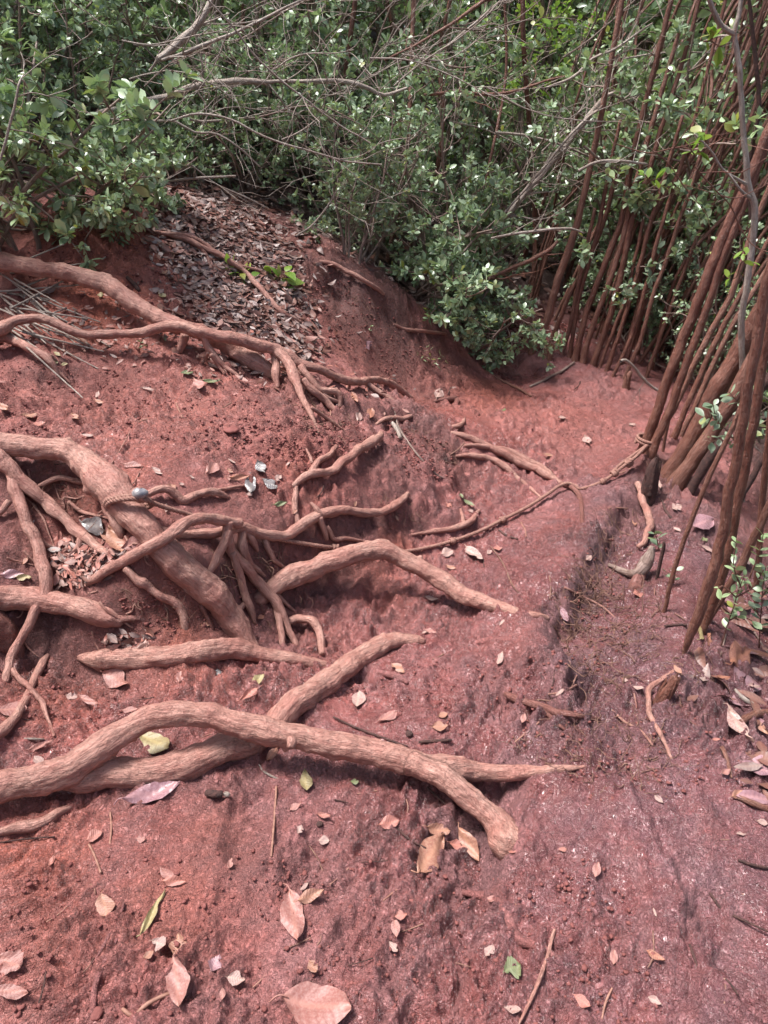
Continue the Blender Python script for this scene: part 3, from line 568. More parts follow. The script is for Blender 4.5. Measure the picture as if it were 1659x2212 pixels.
side('root_toe', r, [(108,780,6,.025),(125,800,4,.012),(152,828,2,.0)]); side('root_toe', r, [(100,770,6,.03),(112,770,5,.02),(122,778,3,.01)]); side('root_toe', r, [(112,785,4,.02),(108,795,3,.01),(116,808,2,.0)])
r = root('thin root winding down through the dead leaves on the upper bank')
side('main_root', r, [(335,500,3,.03),(370,507,5,.03),(400,516,6,.04),(430,531,6,.04),(465,546,6,.04),(500,566,6,.05),(535,591,5,.04),(565,626,6,.03),(600,666,6,.02),(625,684,6,.02),(648,698,4,.0)])
side('side_root', r, [(350,505,4,.03),(400,508,4,.05),(440,525,4,.05),(480,555,3,.04)]); side('side_root', r, [(435,535,4,.04),(450,560,4,.02),(457,590,3,.0)]); side('side_root', r, [(510,572,3,.04),(560,585,3,.03),(575,598,2,.01)])
r = root('thin root along the brow of the red bank under the bushes')
side('main_root', r, [(690,566,4,.0),(720,571,5,.02),(745,583,5,.03),(775,600,5,.03),(805,618,5,.02),(830,635,4,.0)])
r = root('pale thin root lying on the bank brow beneath the drooping bush')
side('main_root', r, [(850,700,3,.0),(880,712,4,.01),(925,716,4,.012),(965,722,3,.0)])
# roots down to the rope's low point
r = root('pair of parallel roots running down the path to the rope')
side('main_root', r, [(975,935,4,.0),(1000,942,7,.01),(1040,957,8,.015),(1090,982,9,.02),(1125,998,9,.02),(1160,1014,9,.02),(1195,1034,7,.012),(1215,1046,5,.005),(1250,1050,4,.0)], ns=12)
side('main_root', r, [(1005,962,4,.01),(1045,965,6,.012),(1090,972,8,.02),(1130,990,9,.025),(1165,1008,8,.02),(1190,1026,6,.012)], ns=12)
r = root('thinner root below the parallel pair, fading into mud under the rope')
side('main_root', r, [(985,985,3,.0),(1020,984,6,.01),(1060,991,7,.012),(1092,1008,8,.012),(1112,1028,6,.004),(1140,1050,4,.0),(1172,1078,3,.0)])
r = root('short root loop on the plateau edge above the parallel roots')
side('main_root', r, [(812,918,4,.0),(825,908,5,.01),(850,903,5,.015),(870,905,6,.015),(888,900,5,.0)])
r = root('small curved root stub near the top of the parallel roots')
side('main_root', r, [(972,922,4,.0),(985,922,6,.012),(998,916,5,.012),(1003,905,3,.0)])
r = root('Y-shaped root twig lying on the slope above the rope')
side('main_root', r, [(888,1155,3,.0),(925,1150,5,.008),(965,1144,6,.012),(1000,1135,7,.018),(1018,1126,7,.018),(1028,1112,5,.012),(1036,1102,3,.0)]); side('side_root', r, [(1003,1132,5,.015),(999,1118,4,.012),(996,1100,3,.0)])
r = root('knuckle of root beside a pale leaf at the foot of the red bank')
side('main_root', r, [(938,868,4,.0),(955,862,6,.012),(972,860,6,.015),(987,863,6,.01),(985,876,4,.0)], mat=M['rootmud'])
r = root('muddy root with dark clefts by the lowest sag of the rope')
side('main_root', r, [(1210,1045,5,.005),(1232,1052,6,.01),(1248,1068,6,.004),(1256,1090,5,-.001),(1258,1140,4,-.002)], mat=M['rootmud'])
# right ledge roots
r = root('pale bare root curving down the ledge below the dark stump')
side('main_root', r, [(1376,1045,7,.01),(1384,1065,8,.02),(1390,1085,8,.03),(1400,1110,8,.035),(1404,1135,8,.035),(1396,1155,7,.03),(1391,1172,6,.02),(1378,1181,5,.02)], mat=M['root'])
r = root('grey splintered dead root spur on the ledge below the bare curved root', cat='root')
side('main_root', r, [(1315,1220,4,.01),(1340,1230,7,.015),(1362,1238,9,.02),(1380,1236,12,.03),(1395,1218,13,.05),(1402,1200,12,.08),(1408,1180,6,.11)], mat=M['twig'])
side('side_root', r, [(1385,1238,13,.02),(1380,1262,15,.0),(1375,1280,16,-.02)], mat=M['rootmud'])
r = root('dark jagged root lying in the mud right of centre')
side('main_root', r, [(1092,1500,6,.01),(1110,1508,9,.012),(1145,1518,8,.012),(1175,1528,9,.012),(1205,1540,8,.008),(1260,1548,6,.004),(1300,1556,4,.0)], mat=M['rootmud'])
side('side_root', r, [(1175,1530,6,.01),(1200,1560,5,.0),(1220,1575,4,-.003)], mat=M['rootmud'])
r = root('thin root bending past the short stump on the right bank')
side('main_root', r, [(1462,1445,4,.0),(1440,1460,5,.008),(1405,1485,6,.01),(1400,1510,6,.012),(1405,1545,6,.01),(1425,1580,5,.008),(1440,1610,4,.006),(1452,1640,4,.0)])
for n_, (L, lab) in enumerate([([(1230,1530,1),(1232,1495,1.6),(1245,1462,1.8),(1262,1440,1)], 'thin upright rootlet left of the white fleck on the right bank'),
     ([(1180,1500,2),(1215,1495,2.5),(1245,1480,2.5),(1275,1466,1.5)], 'pale thin rootlet just above the dark jagged root'),
     ([(1196,1256,2),(1225,1272,2.6),(1260,1290,2.6),(1300,1310,2.2),(1330,1335,1.5)], 'straight pale rootlet across the ledge tip of the cut'),
     ([(1360,1470,1),(1370,1500,1.6),(1375,1530,1.2)], 'short wiry rootlet between two bent roots on the right bank'),
     ([(1310,1520,1.5),(1345,1555,3),(1385,1580,3),(1410,1610,2)], 'dark thin rootlet trailing down beside the bent root')]):
    r = root(lab, 'rootlet'); side('main_root', r, L, ns=7)

q = np.random.RandomState(61)
for i in range(30):          # thin side rootlets weaving through the tangle on the left
    u, v = q.uniform(0, 330), q.uniform(1000, 1440); a = q.uniform(.1, 1.3)*(1 if i % 3 else -1); Ln = q.uniform(40, 130); P_ = []
    for t in (0, .3, .6, 1): P_.append((u+Ln*t*math.cos(a)+q.normal()*5, v+Ln*t*math.sin(a)+q.normal()*5, 2.6-1.5*t, .02*(1-t)*q.uniform(0, 1.4)))
    r = root('thin pale rootlet woven through the root tangle at the left', 'rootlet', group='thin rootlets in the left-hand tangle'); side('main_root', r, P_, ns=6)
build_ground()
# ------------------------------------------------------------------ leaves and shrubs
def leaf_template(k=4, shape='obovate', fold=.18, curl=.16, w=.26):
    t = np.linspace(0, 1, k+1)
    wd = dict(obovate=np.sin(np.pi*t**1.25)**.75, lance=np.sin(np.pi*t**.85)**.95, round=np.sin(np.pi*t)**.6)[shape]*w; wd[0] = .012; wd[-1] = .012
    V = []
    for i, a in enumerate(t):
        z = -curl*(a-.25)**2
        V += [(-wd[i], a, z+fold*wd[i]), (0, a, z), (wd[i], a, z+fold*wd[i])]
    Q = []
    for i in range(k): b = i*3; Q += [(b, b+1, b+4, b+3), (b+1, b+2, b+5, b+4)]
    return np.array(V), np.array(Q)
LT = leaf_template(4); LTF = leaf_template(3)
def norm(a): return a/(np.linalg.norm(a, axis=-1, keepdims=True)+1e-9)
def put_leaves(mb, P, D, size, rs, up=.75, mi=1, T=LT, rnd=None):
    P = np.asarray(P); D = norm(np.asarray(D)); n_ = len(P); U = np.array([0, 0, 1.])*up+rs.normal(size=(n_, 3))*.42
    X = norm(np.cross(D, U)); N = np.cross(X, D); s = (size*rs.uniform(.65, 1.2, n_))[:, None, None]; wv = rs.uniform(.85, 1.15, n_)[:, None, None]
    V, Q = T; W = P[:, None, :]+(V[None, :, 0:1]*X[:, None, :]*wv+V[None, :, 1:2]*D[:, None, :]+V[None, :, 2:3]*N[:, None, :])*s
    QQ = Q[None]+(np.arange(n_)*len(V))[:, None, None]; r_ = rs.uniform(0, 1, n_) if rnd is None else rnd
    mb.add(W.reshape(-1, 3), QQ.reshape(-1, 4), np.tile(V, (n_, 1)), np.repeat(r_, len(V)), mi)
def grow(p, d, L, k, rs, jit=.25, up=0.0):
    """a wandering shoot: list of points"""
    pts_ = [np.array(p, float)]; d = norm(np.array(d, float))
    for i in range(k):
        d = norm(d+rs.normal(size=3)*jit+np.array([0, 0, up])); pts_.append(pts_[-1]+d*L/k)
    return np.array(pts_)
def shrub_parts(seed, H=1.5, spread=.7, stems=6, br=7, tw=4, cl=8, leaf=.066, low=.15, thin=1.0, lean=(0, 0), T=LT, droop=0):
    rs = np.random.RandomState(seed); wood = MB(); LP = []; LD = []
    for s in range(stems):
        a = rs.uniform(0, 2*math.pi); tl = rs.uniform(.1, spread); d = np.array([math.cos(a)*tl+lean[0], math.sin(a)*tl+lean[1], 1.0])
        St = grow((math.cos(a)*.08, math.sin(a)*.08, -.05), d, H*rs.uniform(.75, 1.15), 9, rs, .13, .03)
        C = catmull(St, .06); R = np.linspace(.016, .005, len(C))*rs.uniform(.7, 1.2)*thin; wood.tube(C, R, 5, cap=False, rnd=rs.uniform())
        for b in range(br):
            t = low+(1-low)*(b+rs.uniform(0, 1))/br; i = min(int(t*(len(C)-1)), len(C)-2); tg = norm(C[i+1]-C[i]); o = rs.normal(size=3); o[2] *= .5; o = norm(o-tg*np.dot(o, tg))
            L = H*rs.uniform(.22, .42)*(1.1-.5*t); Bp = grow(C[i], tg*.5+o*1.0+np.array([0, 0, -droop]), L, 5, rs, .22, .06-droop*.15)
            CB = catmull(Bp, .05); wood.tube(CB, np.linspace(.0058, .0028, len(CB))*thin, 4, cap=False, rnd=rs.uniform())
            for q in range(tw+1):
                j = min(int((.3+.7*(q/tw))*(len(CB)-1)), len(CB)-2); tg2 = norm(CB[j+1]-CB[j]); o2 = norm(rs.normal(size=3)+np.array([0, 0, .4]))
                dd = tg2 if q == tw else norm(tg2*.7+o2*.9); L2 = rs.uniform(.05, .14)*(H/1.5)**.3; E = grow(CB[j], dd, L2, 2, rs, .15, .05)
                wood.tube(E, np.array([.0026, .002, .0016])*thin, 3, cap=False, rnd=rs.uniform())
                tip = E[-1]; ax = norm(E[-1]-E[-2])
                for c in range(cl):
                    ph = c*2.4+rs.uniform(0, .6); e1 = norm(np.cross(ax, [.3, .2, .9])); e2 = np.cross(ax, e1)
                    ld = ax*rs.uniform(.25, .9)+(e1*math.cos(ph)+e2*math.sin(ph))*1.0; LP.append(tip-ax*rs.uniform(0, .05)*(c > 2)); LD.append(ld)
    lm = MB(); put_leaves(lm, LP, LD, leaf, rs, mi=0, T=T)
    return wood, lm
def proto(seed, lmat, **k):
    wood, lm = shrub_parts(seed, **k); return wood.mesh('branches', M['twig']), lm.mesh('foliage', M[lmat] if isinstance(lmat, str) else lmat)
def plant(name, label, cat, loc, rz, sc, meshes, group=None, tilt=(0, 0), names=('branches', 'foliage')):
    o = link(name, None, None, loc); o.empty_display_size = .2; o.rotation_euler = (tilt[0], tilt[1], rz); o.scale = (sc, sc, sc)*1
    tag(o, label, cat, group)
    for nme, me in zip(names, meshes): link(nme, me, o)
    return o
EDGE = ([-3, -1.9, -1.2, -.6, -.1, .35, .8, 1.2], [3.5, 3.75, 3.95, 4.35, 4.2, 4.45, 4.9, 5.2])
DENSE = [proto(11, 'leafA', H=1.5, spread=.75, stems=8, br=8, tw=4, cl=11, leaf=.053), proto(12, 'leafB', H=1.6, spread=.85, stems=8, br=8, tw=4, cl=11, leaf=.051),
         proto(13, 'leafA', H=1.4, spread=.9, stems=9, br=8, tw=4, cl=11, leaf=.050, low=.05), proto(14, 'leafB', H=1.9, spread=.6, stems=7, br=10, tw=4, cl=8, leaf=.053, low=.1)]
LIGHT = [proto(21, 'leafL', H=1.6, spread=.6, stems=6, br=8, tw=4, cl=8, leaf=.053), proto(22, 'leafB', H=1.7, spread=.5, stems=6, br=9, tw=3, cl=8, leaf=.049)]
rs = np.random.RandomState(5)
ROW = []
def row(n_, x0, x1, back, protos, group, label, sc=(.8, 1.1), jit=.25, name='shrub'):
    for i in range(n_):
        x = x0+(x1-x0)*(i+.5)/n_+rs.uniform(-jit, jit); y = np.interp(x, *EDGE)+back+rs.uniform(-.2, .2); z = ground(x, y)[0]
        ordn = ['leftmost', 'second from the left', 'third from the left', 'fourth from the left', 'fifth from the left', 'sixth from the left', 'seventh from the left', 'eighth from the left', 'ninth from the left', 'tenth from the left', 'eleventh from the left', 'twelfth from the left'][i] if i < n_-1 else 'rightmost'
        plant(name, ordn+' of the '+group, 'shrub', (x, y, z-.03), rs.uniform(0, 6.28), rs.uniform(*sc), protos[rs.randint(len(protos))], group, (rs.uniform(-.15, .25), rs.uniform(-.15, .15)))
row(7, -2.6, .35, .55, DENSE, 'bushes along the brow of the red bank', 'small-leaved dark green bush rooted along the brow of the red bank', (.55, .8))
row(10, -3.4, .8, 1.35, DENSE, 'bushes in the second rank above the bank', 'dense green bush standing behind the first rank above the red bank', (.8, 1.05))
row(11, -4.4, 1.1, 2.4, DENSE, 'bushes further up the slope', 'dense green bush further up the slope behind the bank', (.95, 1.3))
row(12, -5.5, 2.6, 3.8, DENSE+LIGHT, 'bushes at the back of the slope', 'bush in the leafy wall at the back of the slope', (1.2, 1.6))
row(12, -6.5, 4.5, 5.4, DENSE+LIGHT, 'bushes filling the back of the view', 'tall bush closing the view at the back of the wood', (1.6, 2.1), .4)
row(9, -6.5, 5.5, 7.5, DENSE+LIGHT, 'trees behind all the bushes', 'tallest leafy bush behind all the others at the top of the view', (2.4, 3.0), .5)
def at_y(u, v, y):
    d = rays(u, v); return CAM+d*(y/d[1])
# near bush at the upper left and the drooping sprays over the bank
def bush_at(u, v, label, meshes, sc, rz=0, tilt=(0, 0), name='shrub', cat='shrub', dz=-.03, y=None):
    p = at(u, v)[0] if y is None else at_y(u, v, y)
    return plant(name, label, cat, (p[0], p[1], p[2]+dz), rz, sc, meshes, None, tilt)
NEARL = proto(31, 'leafL', H=1.25, spread=.55, stems=5, br=8, tw=4, cl=11, leaf=.052, low=.22)
bush_at(50, 560, 'pale-stemmed bush at the upper left with lighter yellow-green leaves', NEARL, .85, .4, (.12, -.05))
NEARL2 = proto(32, 'leafB', H=1.0, spread=.8, stems=6, br=7, tw=4, cl=11, leaf=.06, low=.2, droop=.3)
bush_at(-60, 520, 'bush cut off by the upper left edge of the view', NEARL2, 1.0, 2.0, (.1, .1))
bush_at(190, 470, 'bush with leafy branches hanging over the orange bank', NEARL2, .62, 1.1, (.35, .25))
bush_at(300, 470, 'low bush whose spray hangs beside the leaf litter', NEARL2, .5, 4.1, (.5, .0))
bush_at(1010, 745, 'bush drooping over the trail where the red bank ends', proto(33, 'leafB', H=1.0, spread=1.0, stems=8, br=8, tw=4, cl=11, leaf=.05, low=.05, droop=.35), .72, .3, (.2, .25))
bush_at(900, 640, 'bush leaning out over the middle of the bank brow', NEARL2, .8, .8, (.4, .1))
bush_at(1000, 640, 'bush just behind the drooping one at the bend of the trail', DENSE[2], .75, .8, (.2, .1))
bush_at(760, 560, 'small bush directly above the hollow in the bank', DENSE[0], .55, 2.8, (.3, .1))
# ------------------------------------------------------------------ trunks
TREEMESH = [proto(41+i, m, H=1.3, spread=.9, stems=4, br=6, tw=4, cl=8, leaf=.06, low=.25) for i, m in enumerate(['leafB', 'leafA', 'leafL'])]
def trunk_pts(pl, dy=0.0):
    """picture polyline from the base up; the trunk leans dy metres away from the viewer per metre of height"""
    b = at(pl[0][0], pl[0][1])[0]; out = [b-np.array([0, 0, .06])]; R = [pl[0][2]/F*proj(b)[2]*1.05]
    for u, v, r in pl:
        d = rays(u, v); y = b[1]
        for _ in range(3):
            t = y/d[1]; z = CAMZ+d[2]*t; y = b[1]+dy*(z-b[2])
        t = y/d[1]; out.append(CAM+d*t); R.append(r/F*t)
    out = np.array(out); out[1] = b; return out, np.array(R)
SPR = ['leafB', 'leafA', 'leafL']
def sprig_parts(o, C, R, n_, seed, lo=.5):
    if not n_: return
    q = np.random.RandomState(seed); wm = MB(); LP = []; LD = []
    for b in range(n_):
        j = q.randint(int(len(C)*lo), len(C)-1); E = catmull(grow(C[j], [q.normal()*.9, q.normal()*.9, .35], q.uniform(.15, .5), 5, q, .25, .05), .04); wm.tube(E, np.linspace(max(R[j]*.35, .003), .0013, len(E)), 4, cap=False, rnd=.2)
        for c in range(q.randint(4, 9)):
            k = q.randint(len(E)//3, len(E)); tg = norm(E[-1]-E[0]); tp = E[k]+q.normal(size=3)*.02
            for m in range(6): LP.append(tp); LD.append(tg*.4+q.normal(size=3)*.8)
    mb = MB(); put_leaves(mb, LP, LD, .05, q, mi=0, T=LTF)
    link('side_branches', wm.mesh('side_branches', M['twig']), o); link('foliage', mb.mesh('foliage', M[SPR[seed % 3]]), o)
def tree(label, pl, dy=0.0, mat='trunk', branches=(), group=None, crown=None, name='slender_tree', ns=12, cat='tree', rough=.14, snag=False, thin=.76, sprigs=0):
    P, R = trunk_pts(pl, dy); R = R*thin
    if crown is not None:
        dd_ = norm(P[-1]-P[-3]); dd_ = norm(dd_+np.array([0, 0, .6])); P = np.vstack([P, P[-1]+dd_*.8, P[-1]+dd_*1.7]); R = np.concatenate([R, [R[-1]*.85, R[-1]*.6]])
    base = P[1].copy(); o = link(name, None, None, base); tag(o, label, cat, group); _rs[0] += 1
    D = np.hstack([P-base, R[:, None]]); D[0, 3] *= 1.25
    CC = catmull(D, .02 if R.max() > .012 else .04); C, RR = CC[:, :3], CC[:, 3]; S = np.linalg.norm(C, axis=1)
    RR = RR*(1+.35*np.exp(-S/.05)*(R[1] > .012)); C = wander(C, RR, .16 if R.max() > .02 else .35, _rs[0]); RR = RR*(1+.07*noise3(np.stack([S*16, S*0, S*0+_rs[0]], 1), 3))
    V, Q, G = tube(C, RR, ns, rough=rough, seed=_rs[0])
    link('trunk', mk_mesh('trunk', V, Q, M[mat], attrs={'grain': ('FLOAT_VECTOR', G), 'rnd': ('FLOAT', np.full(len(V), .3))}), o)
    for L in branches:
        k = [at_y(u, v, base[1]+dy*0+off) for (u, v, r, off) in L]; rr = [r/F*proj(p)[2] for p, (u, v, r, off) in zip(k, L)]
        cc = catmull(np.hstack([np.array(k)-base, np.array(rr)[:, None]]), .02); V, Q, G = tube(wander(cc[:, :3], cc[:, 3], .3, _rs[0]), cc[:, 3], 7, rough=.08)
        link('branch', mk_mesh('branch', V, Q, M[mat], attrs={'grain': ('FLOAT_VECTOR', G), 'rnd': ('FLOAT', np.full(len(V), .3))}), o)
    if sprigs: sprig_parts(o, C, RR, sprigs, _rs[0])
    if crown is not None and not snag:
        j = len(C)-1; c = link('crown', TREEMESH[crown % 3][1], o, C[j]-np.array([0, 0, .35])); c.rotation_euler = (0, 0, rs.uniform(0, 6)); s = rs.uniform(.8, 1.1); c.scale = (s, s, s)
        c2 = link('crown_branches', TREEMESH[crown % 3][0], o, c.location); c2.rotation_euler = c.rotation_euler; c2.scale = c.scale
    return o
tree('straight dark red-brown trunk with the end of the rope tied at its foot', [(1387,978,14),(1420,886,14),(1455,786,14.5),(1495,686,15),(1530,596,15.5),(1570,492,15),(1612,400,15),(1659,290,15),(1740,110,14),(1850,-150,12)], 0, crown=0)
tree('slimmer trunk rising just right of the one tied with rope', [(1403,985,13),(1447,886,12),(1482,786,11.5),(1520,686,11),(1552,586,11),(1582,500,11),(1612,430,10),(1650,330,10),(1740,100,9),(1820,-120,8)], .03, crown=1)
tree('third trunk of the rope clump, slightly thinner, behind the first two', [(1412,951,9),(1460,876,9),(1500,786,9),(1540,711,9),(1578,640,9),(1605,560,8),(1640,460,8),(1720,250,7),(1800,60,6)], .05, mat='trunkn', crown=2)
tree('fourth trunk of the rope clump with bright foliage close behind it', [(1456,946,8),(1495,850,8),(1528,776,8),(1560,711,8),(1598,640,7.5),(1640,560,7),(1700,430,7),(1800,200,6)], .05, crown=1)
tree('fifth and thinnest trunk of the rope clump, rightmost at its foot', [(1472,940,7),(1505,870,7.5),(1545,776,7.5),(1590,690,7.5),(1640,610,7),(1720,470,7),(1800,330,6)], .08, mat='trunkn')
tree('short broken sapling between the rope clump and the thick leaning trunks', [(1432,975,4.5),(1438,940,5),(1446,900,5),(1449,880,3)], 0, mat='trunkn', ns=8, snag=True, name='sapling')
tree('thick dark trunk leaning hard to the right behind the jagged stump', [(1445,1025,21),(1495,946,24),(1545,850,26),(1595,765,27),(1640,686,27),(1700,590,27),(1800,440,26),(1950,220,24)], .0, crown=0, ns=18)
tree('second thick leaning trunk, lower and lighter than the dark one beside it', [(1462,1045,20),(1500,990,21),(1545,925,21),(1588,850,21),(1630,775,21),(1690,680,21),(1800,510,20)], -.02, mat='trunkn', ns=18)
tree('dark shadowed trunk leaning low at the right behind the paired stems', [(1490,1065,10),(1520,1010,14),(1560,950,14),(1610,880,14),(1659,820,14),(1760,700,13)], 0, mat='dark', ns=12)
tree('tall tan-brown stem nearest the viewer on the right bank, left one of a pair', [(1476,1412,6),(1484,1390,10),(1497,1360,13),(1515,1312,15),(1540,1232,15.5),(1565,1137,15),(1580,1047,14.5),(1596,965,14.5),(1612,861,14.5),(1634,745,15),(1659,610,15),(1720,350,14),(1790,50,13),(1850,-200,12)], -.03, mat='trunkn', ns=18, crown=2)
tree('right-hand stem of the near pair, darker and partly hidden', [(1515,1358,13),(1535,1312,14),(1558,1240,14.5),(1578,1170,14),(1592,1090,14),(1612,1000,13.5),(1630,900,13.5),(1645,800,13),(1665,700,13),(1720,450,12),(1800,150,10)], .0, mat='trunk', ns=16, crown=1)
tree('stem leaning far right from the foot of the near pair', [(1528,1345,9),(1560,1290,10),(1600,1220,11),(1640,1140,11),(1700,1020,11),(1780,880,10)], .0, mat='trunkn', ns=12)
tree('thin bare sapling leaning right on the wet ledge', [(1434,1322,6),(1440,1300,6),(1447,1265,6.5),(1462,1215,7),(1478,1165,7),(1500,1107,7),(1530,1035,7.5),(1560,970,7),(1600,880,7),(1659,740,6),(1740,560,6)], .03, mat='trunkn', ns=9, name='sapling')
tree('dark snapped-off stick standing on the ledge beside the grey splintered spur', [(1420,1246,5),(1426,1215,5),(1432,1185,5),(1434,1170,3.5)], 0, mat='dark', ns=7, name='broken_stick', snag=True, cat='stick')
tree('dark stem at the right edge among the round-leaved seedlings', [(1632,1320,7),(1636,1250,9),(1642,1150,9),(1650,1050,9),(1665,900,9),(1690,700,8)], 0, mat='trunk', ns=9)
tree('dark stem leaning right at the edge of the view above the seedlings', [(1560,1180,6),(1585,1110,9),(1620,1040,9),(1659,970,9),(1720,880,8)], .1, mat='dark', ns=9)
tree('pale grey forked trunk hanging at the top right, bright against dark foliage', [(1604,1080,7),(1606,900,7.5),(1602,700,9),(1612,620,9),(1627,520,9),(1630,450,9.5),(1616,395,8.5),(1608,300,8),(1600,200,7.5),(1592,110,7.5),(1586,72,7),(1598,20,6),(1604,-60,5),(1610,-160,4)], 0, mat='pale', ns=12,
     branches=[[(1586,74,6,0),(1560,58,6,.0),(1545,30,5.5,-.02),(1530,-10,5,-.03),(1520,-60,4,-.05)], [(1592,95,4,0),(1570,78,3,.02),(1545,80,2,.05),(1520,90,1.5,.08)], [(1614,400,4,0),(1590,385,3,-.03),(1560,365,3,-.06),(1535,325,2.5,-.08),(1500,290,2,-.1)], [(1622,430,4,0),(1600,410,3,-.05),(1570,370,2,-.05)]])
tree('thin dark crooked trunk right of the pale forked one', [(1628,900,5),(1615,700,6),(1612,560,6),(1622,480,6),(1618,370,6),(1630,290,6.5),(1640,225,6.5),(1632,125,6),(1624,50,5.5),(1618,0,5),(1600,-100,4)], .0, mat='dark', ns=9)
tree('pale trunk cut by the right edge of the view', [(1662,700,9),(1655,560,9),(1650,450,9),(1648,330,9),(1655,180,9),(1656,60,8.5),(1650,-60,8),(1640,-200,7)], .15, mat='pale', ns=10)
# the clump of trunks beyond the bend
FAR = [((1150,761,11),(1180,696,11),(1203,611,11),(1230,536,11),(1250,470,10),(1270,380,9),(1300,240,8)),((1188,752,7),(1225,650,7),(1262,575,7),(1300,490,7),(1330,380,6),(1360,250,5)),
 ((1243,778,9),(1262,690,9),(1285,625,9),(1318,540,9),(1345,470,9),(1362,360,9),(1400,200,8),(1450,0,7)),((1258,782,8),(1282,700,8),(1312,620,8),(1345,520,8),(1372,400,8),(1420,230,7),(1470,60,6)),
 ((1282,788,8),(1312,700,9),(1340,600,9),(1362,490,9),(1395,390,8),(1440,240,7),(1490,80,6)),((1230,770,6),(1245,680,6),(1262,600,6),(1290,500,6),(1310,400,6),(1340,260,5)),
 ((1215,765,6),(1232,700,6),(1250,610,6),(1266,540,6),(1285,450,5)),((1310,800,6),(1345,700,6),(1375,600,6),(1400,500,6),(1430,400,6),(1475,250,5)),((1325,812,5),(1362,730,6),(1395,620,6),(1420,520,6),(1450,420,5),(1500,260,5)),
 ((1350,820,6),(1385,730,6),(1410,640,6),(1440,560,6),(1466,480,6),(1500,380,5),(1540,240,5)),((1296,795,5),(1322,720,5),(1350,650,5),(1372,560,5),(1390,470,5))]
for i, L in enumerate(FAR):
    lab = ['stoutest left-hand trunk of the clump beyond the bend in the trail', 'slim trunk leaning behind the stout left-hand one beyond the bend', 'thick trunk with its foot at the crest of the trail beyond the bend', 'trunk touching the thick one at the crest of the trail on its right',
      'tallest-footed trunk right of the touching pair at the crest of the trail', 'thin trunk just left of the thick one at the crest of the trail', 'thin trunk between the stout left-hand trunk and the tiny stump', 'thin trunk fourth from the right in the clump beyond the bend',
      'thinnest trunk of the clump where the trail edge drops away', 'rightmost trunk of the clump beyond the bend, by the splintered root stump', 'thin brown trunk squeezed in the middle of the clump beyond the bend'][i]
    tree(lab, L, .05+.02*(i % 3), mat='trunk' if i % 3 else 'trunkn', ns=9, crown=i if i % 4 == 0 else None, group='trunks beyond the bend in the trail', sprigs=4)
def stand(n_, xr, yr, lean, rad, label, group, mats=('trunk', 'trunkn', 'trunk'), H=(3.3, 4.6), crown=.25, seed=1, name='slender_tree', nsp=7):
    q = np.random.RandomState(seed)
    for i in range(n_):
        x = q.uniform(*xr); y = q.uniform(*yr)
        if x < np.interp(y, [3, 4.3, 5, 6, 8], [1.75, 1.55, 1.35, .3, -.5]): x = x+.9
        z = ground(x, y)[0]; h = q.uniform(*H); lx = q.uniform(*lean); ly = q.uniform(-.05, .2)
        o = link(name, None, None, (x, y, z)); tag(o, label, 'tree', group); _rs[0] += 1
        k = 7; P = np.array([[lx*h*(t**1.15), ly*h*t, h*t] for t in np.linspace(0, 1, k)])+np.vstack([[0, 0, 0], q.normal(size=(k-1, 3))*.085]); P[0, 2] = -.05
        r0 = q.uniform(*rad); C = catmull(P, .08); R = np.linspace(r0, r0*.55, len(C)); V, Q, G = tube(wander(C, R, .3, _rs[0]), R, 7, cap=False, rough=.08, seed=i)
        link('trunk', mk_mesh('trunk', V, Q, M[mats[i % len(mats)]], attrs={'grain': ('FLOAT_VECTOR', G), 'rnd': ('FLOAT', np.full(len(V), .3))}), o)
        sprig_parts(o, C, R, nsp, _rs[0], .4)
        if q.uniform() < crown:
            m_ = TREEMESH[q.randint(3)]; c = link('crown', m_[1], o, C[-1]-np.array([0, 0, .5])); c.rotation_euler = (0, 0, q.uniform(0, 6)); s = q.uniform(.8, 1.2); c.scale = (s, s, s)
stand(40, (.85, 2.6), (4.5, 5.5), (.28, .50), (.0065, .013), 'very slim reddish stem in the screen of stems behind the trail bend', 'slim stems screening the trail bend', seed=13, nsp=0, crown=0)
stand(44, (1.25, 3.0), (4.3, 5.3), (.28, .52), (.009, .016), 'reddish stem leaning right in the dense grove between the bend and the rope trunk', 'leaning stems of the dense right-hand grove', seed=17, nsp=0, crown=0)
stand(26, (1.0, 3.0), (4.9, 6.6), (.22, .42), (.009, .018), 'slim trunk among the many leaning ones behind the trail bend', 'leaning trunks behind the trail bend', seed=3)
stand(40, (1.8, 4.2), (3.6, 6.6), (.25, .5), (.008, .016), 'slim leaning trunk in the thicket at the right of the view', 'leaning trunks in the right-hand thicket', seed=4)
stand(9, (2.3, 3.6), (2.9, 3.9), (.28, .5), (.008, .014), 'slim leaning trunk low down the slope at the right edge', 'leaning trunks down the right-hand slope', seed=5)
stand(14, (-3.2, .6), (4.9, 6.8), (-.15, .3), (.010, .02), 'thin stem standing inside the bushes above the bank', 'stems inside the bushes above the bank', seed=6, crown=0, name='thin_stem', nsp=3)
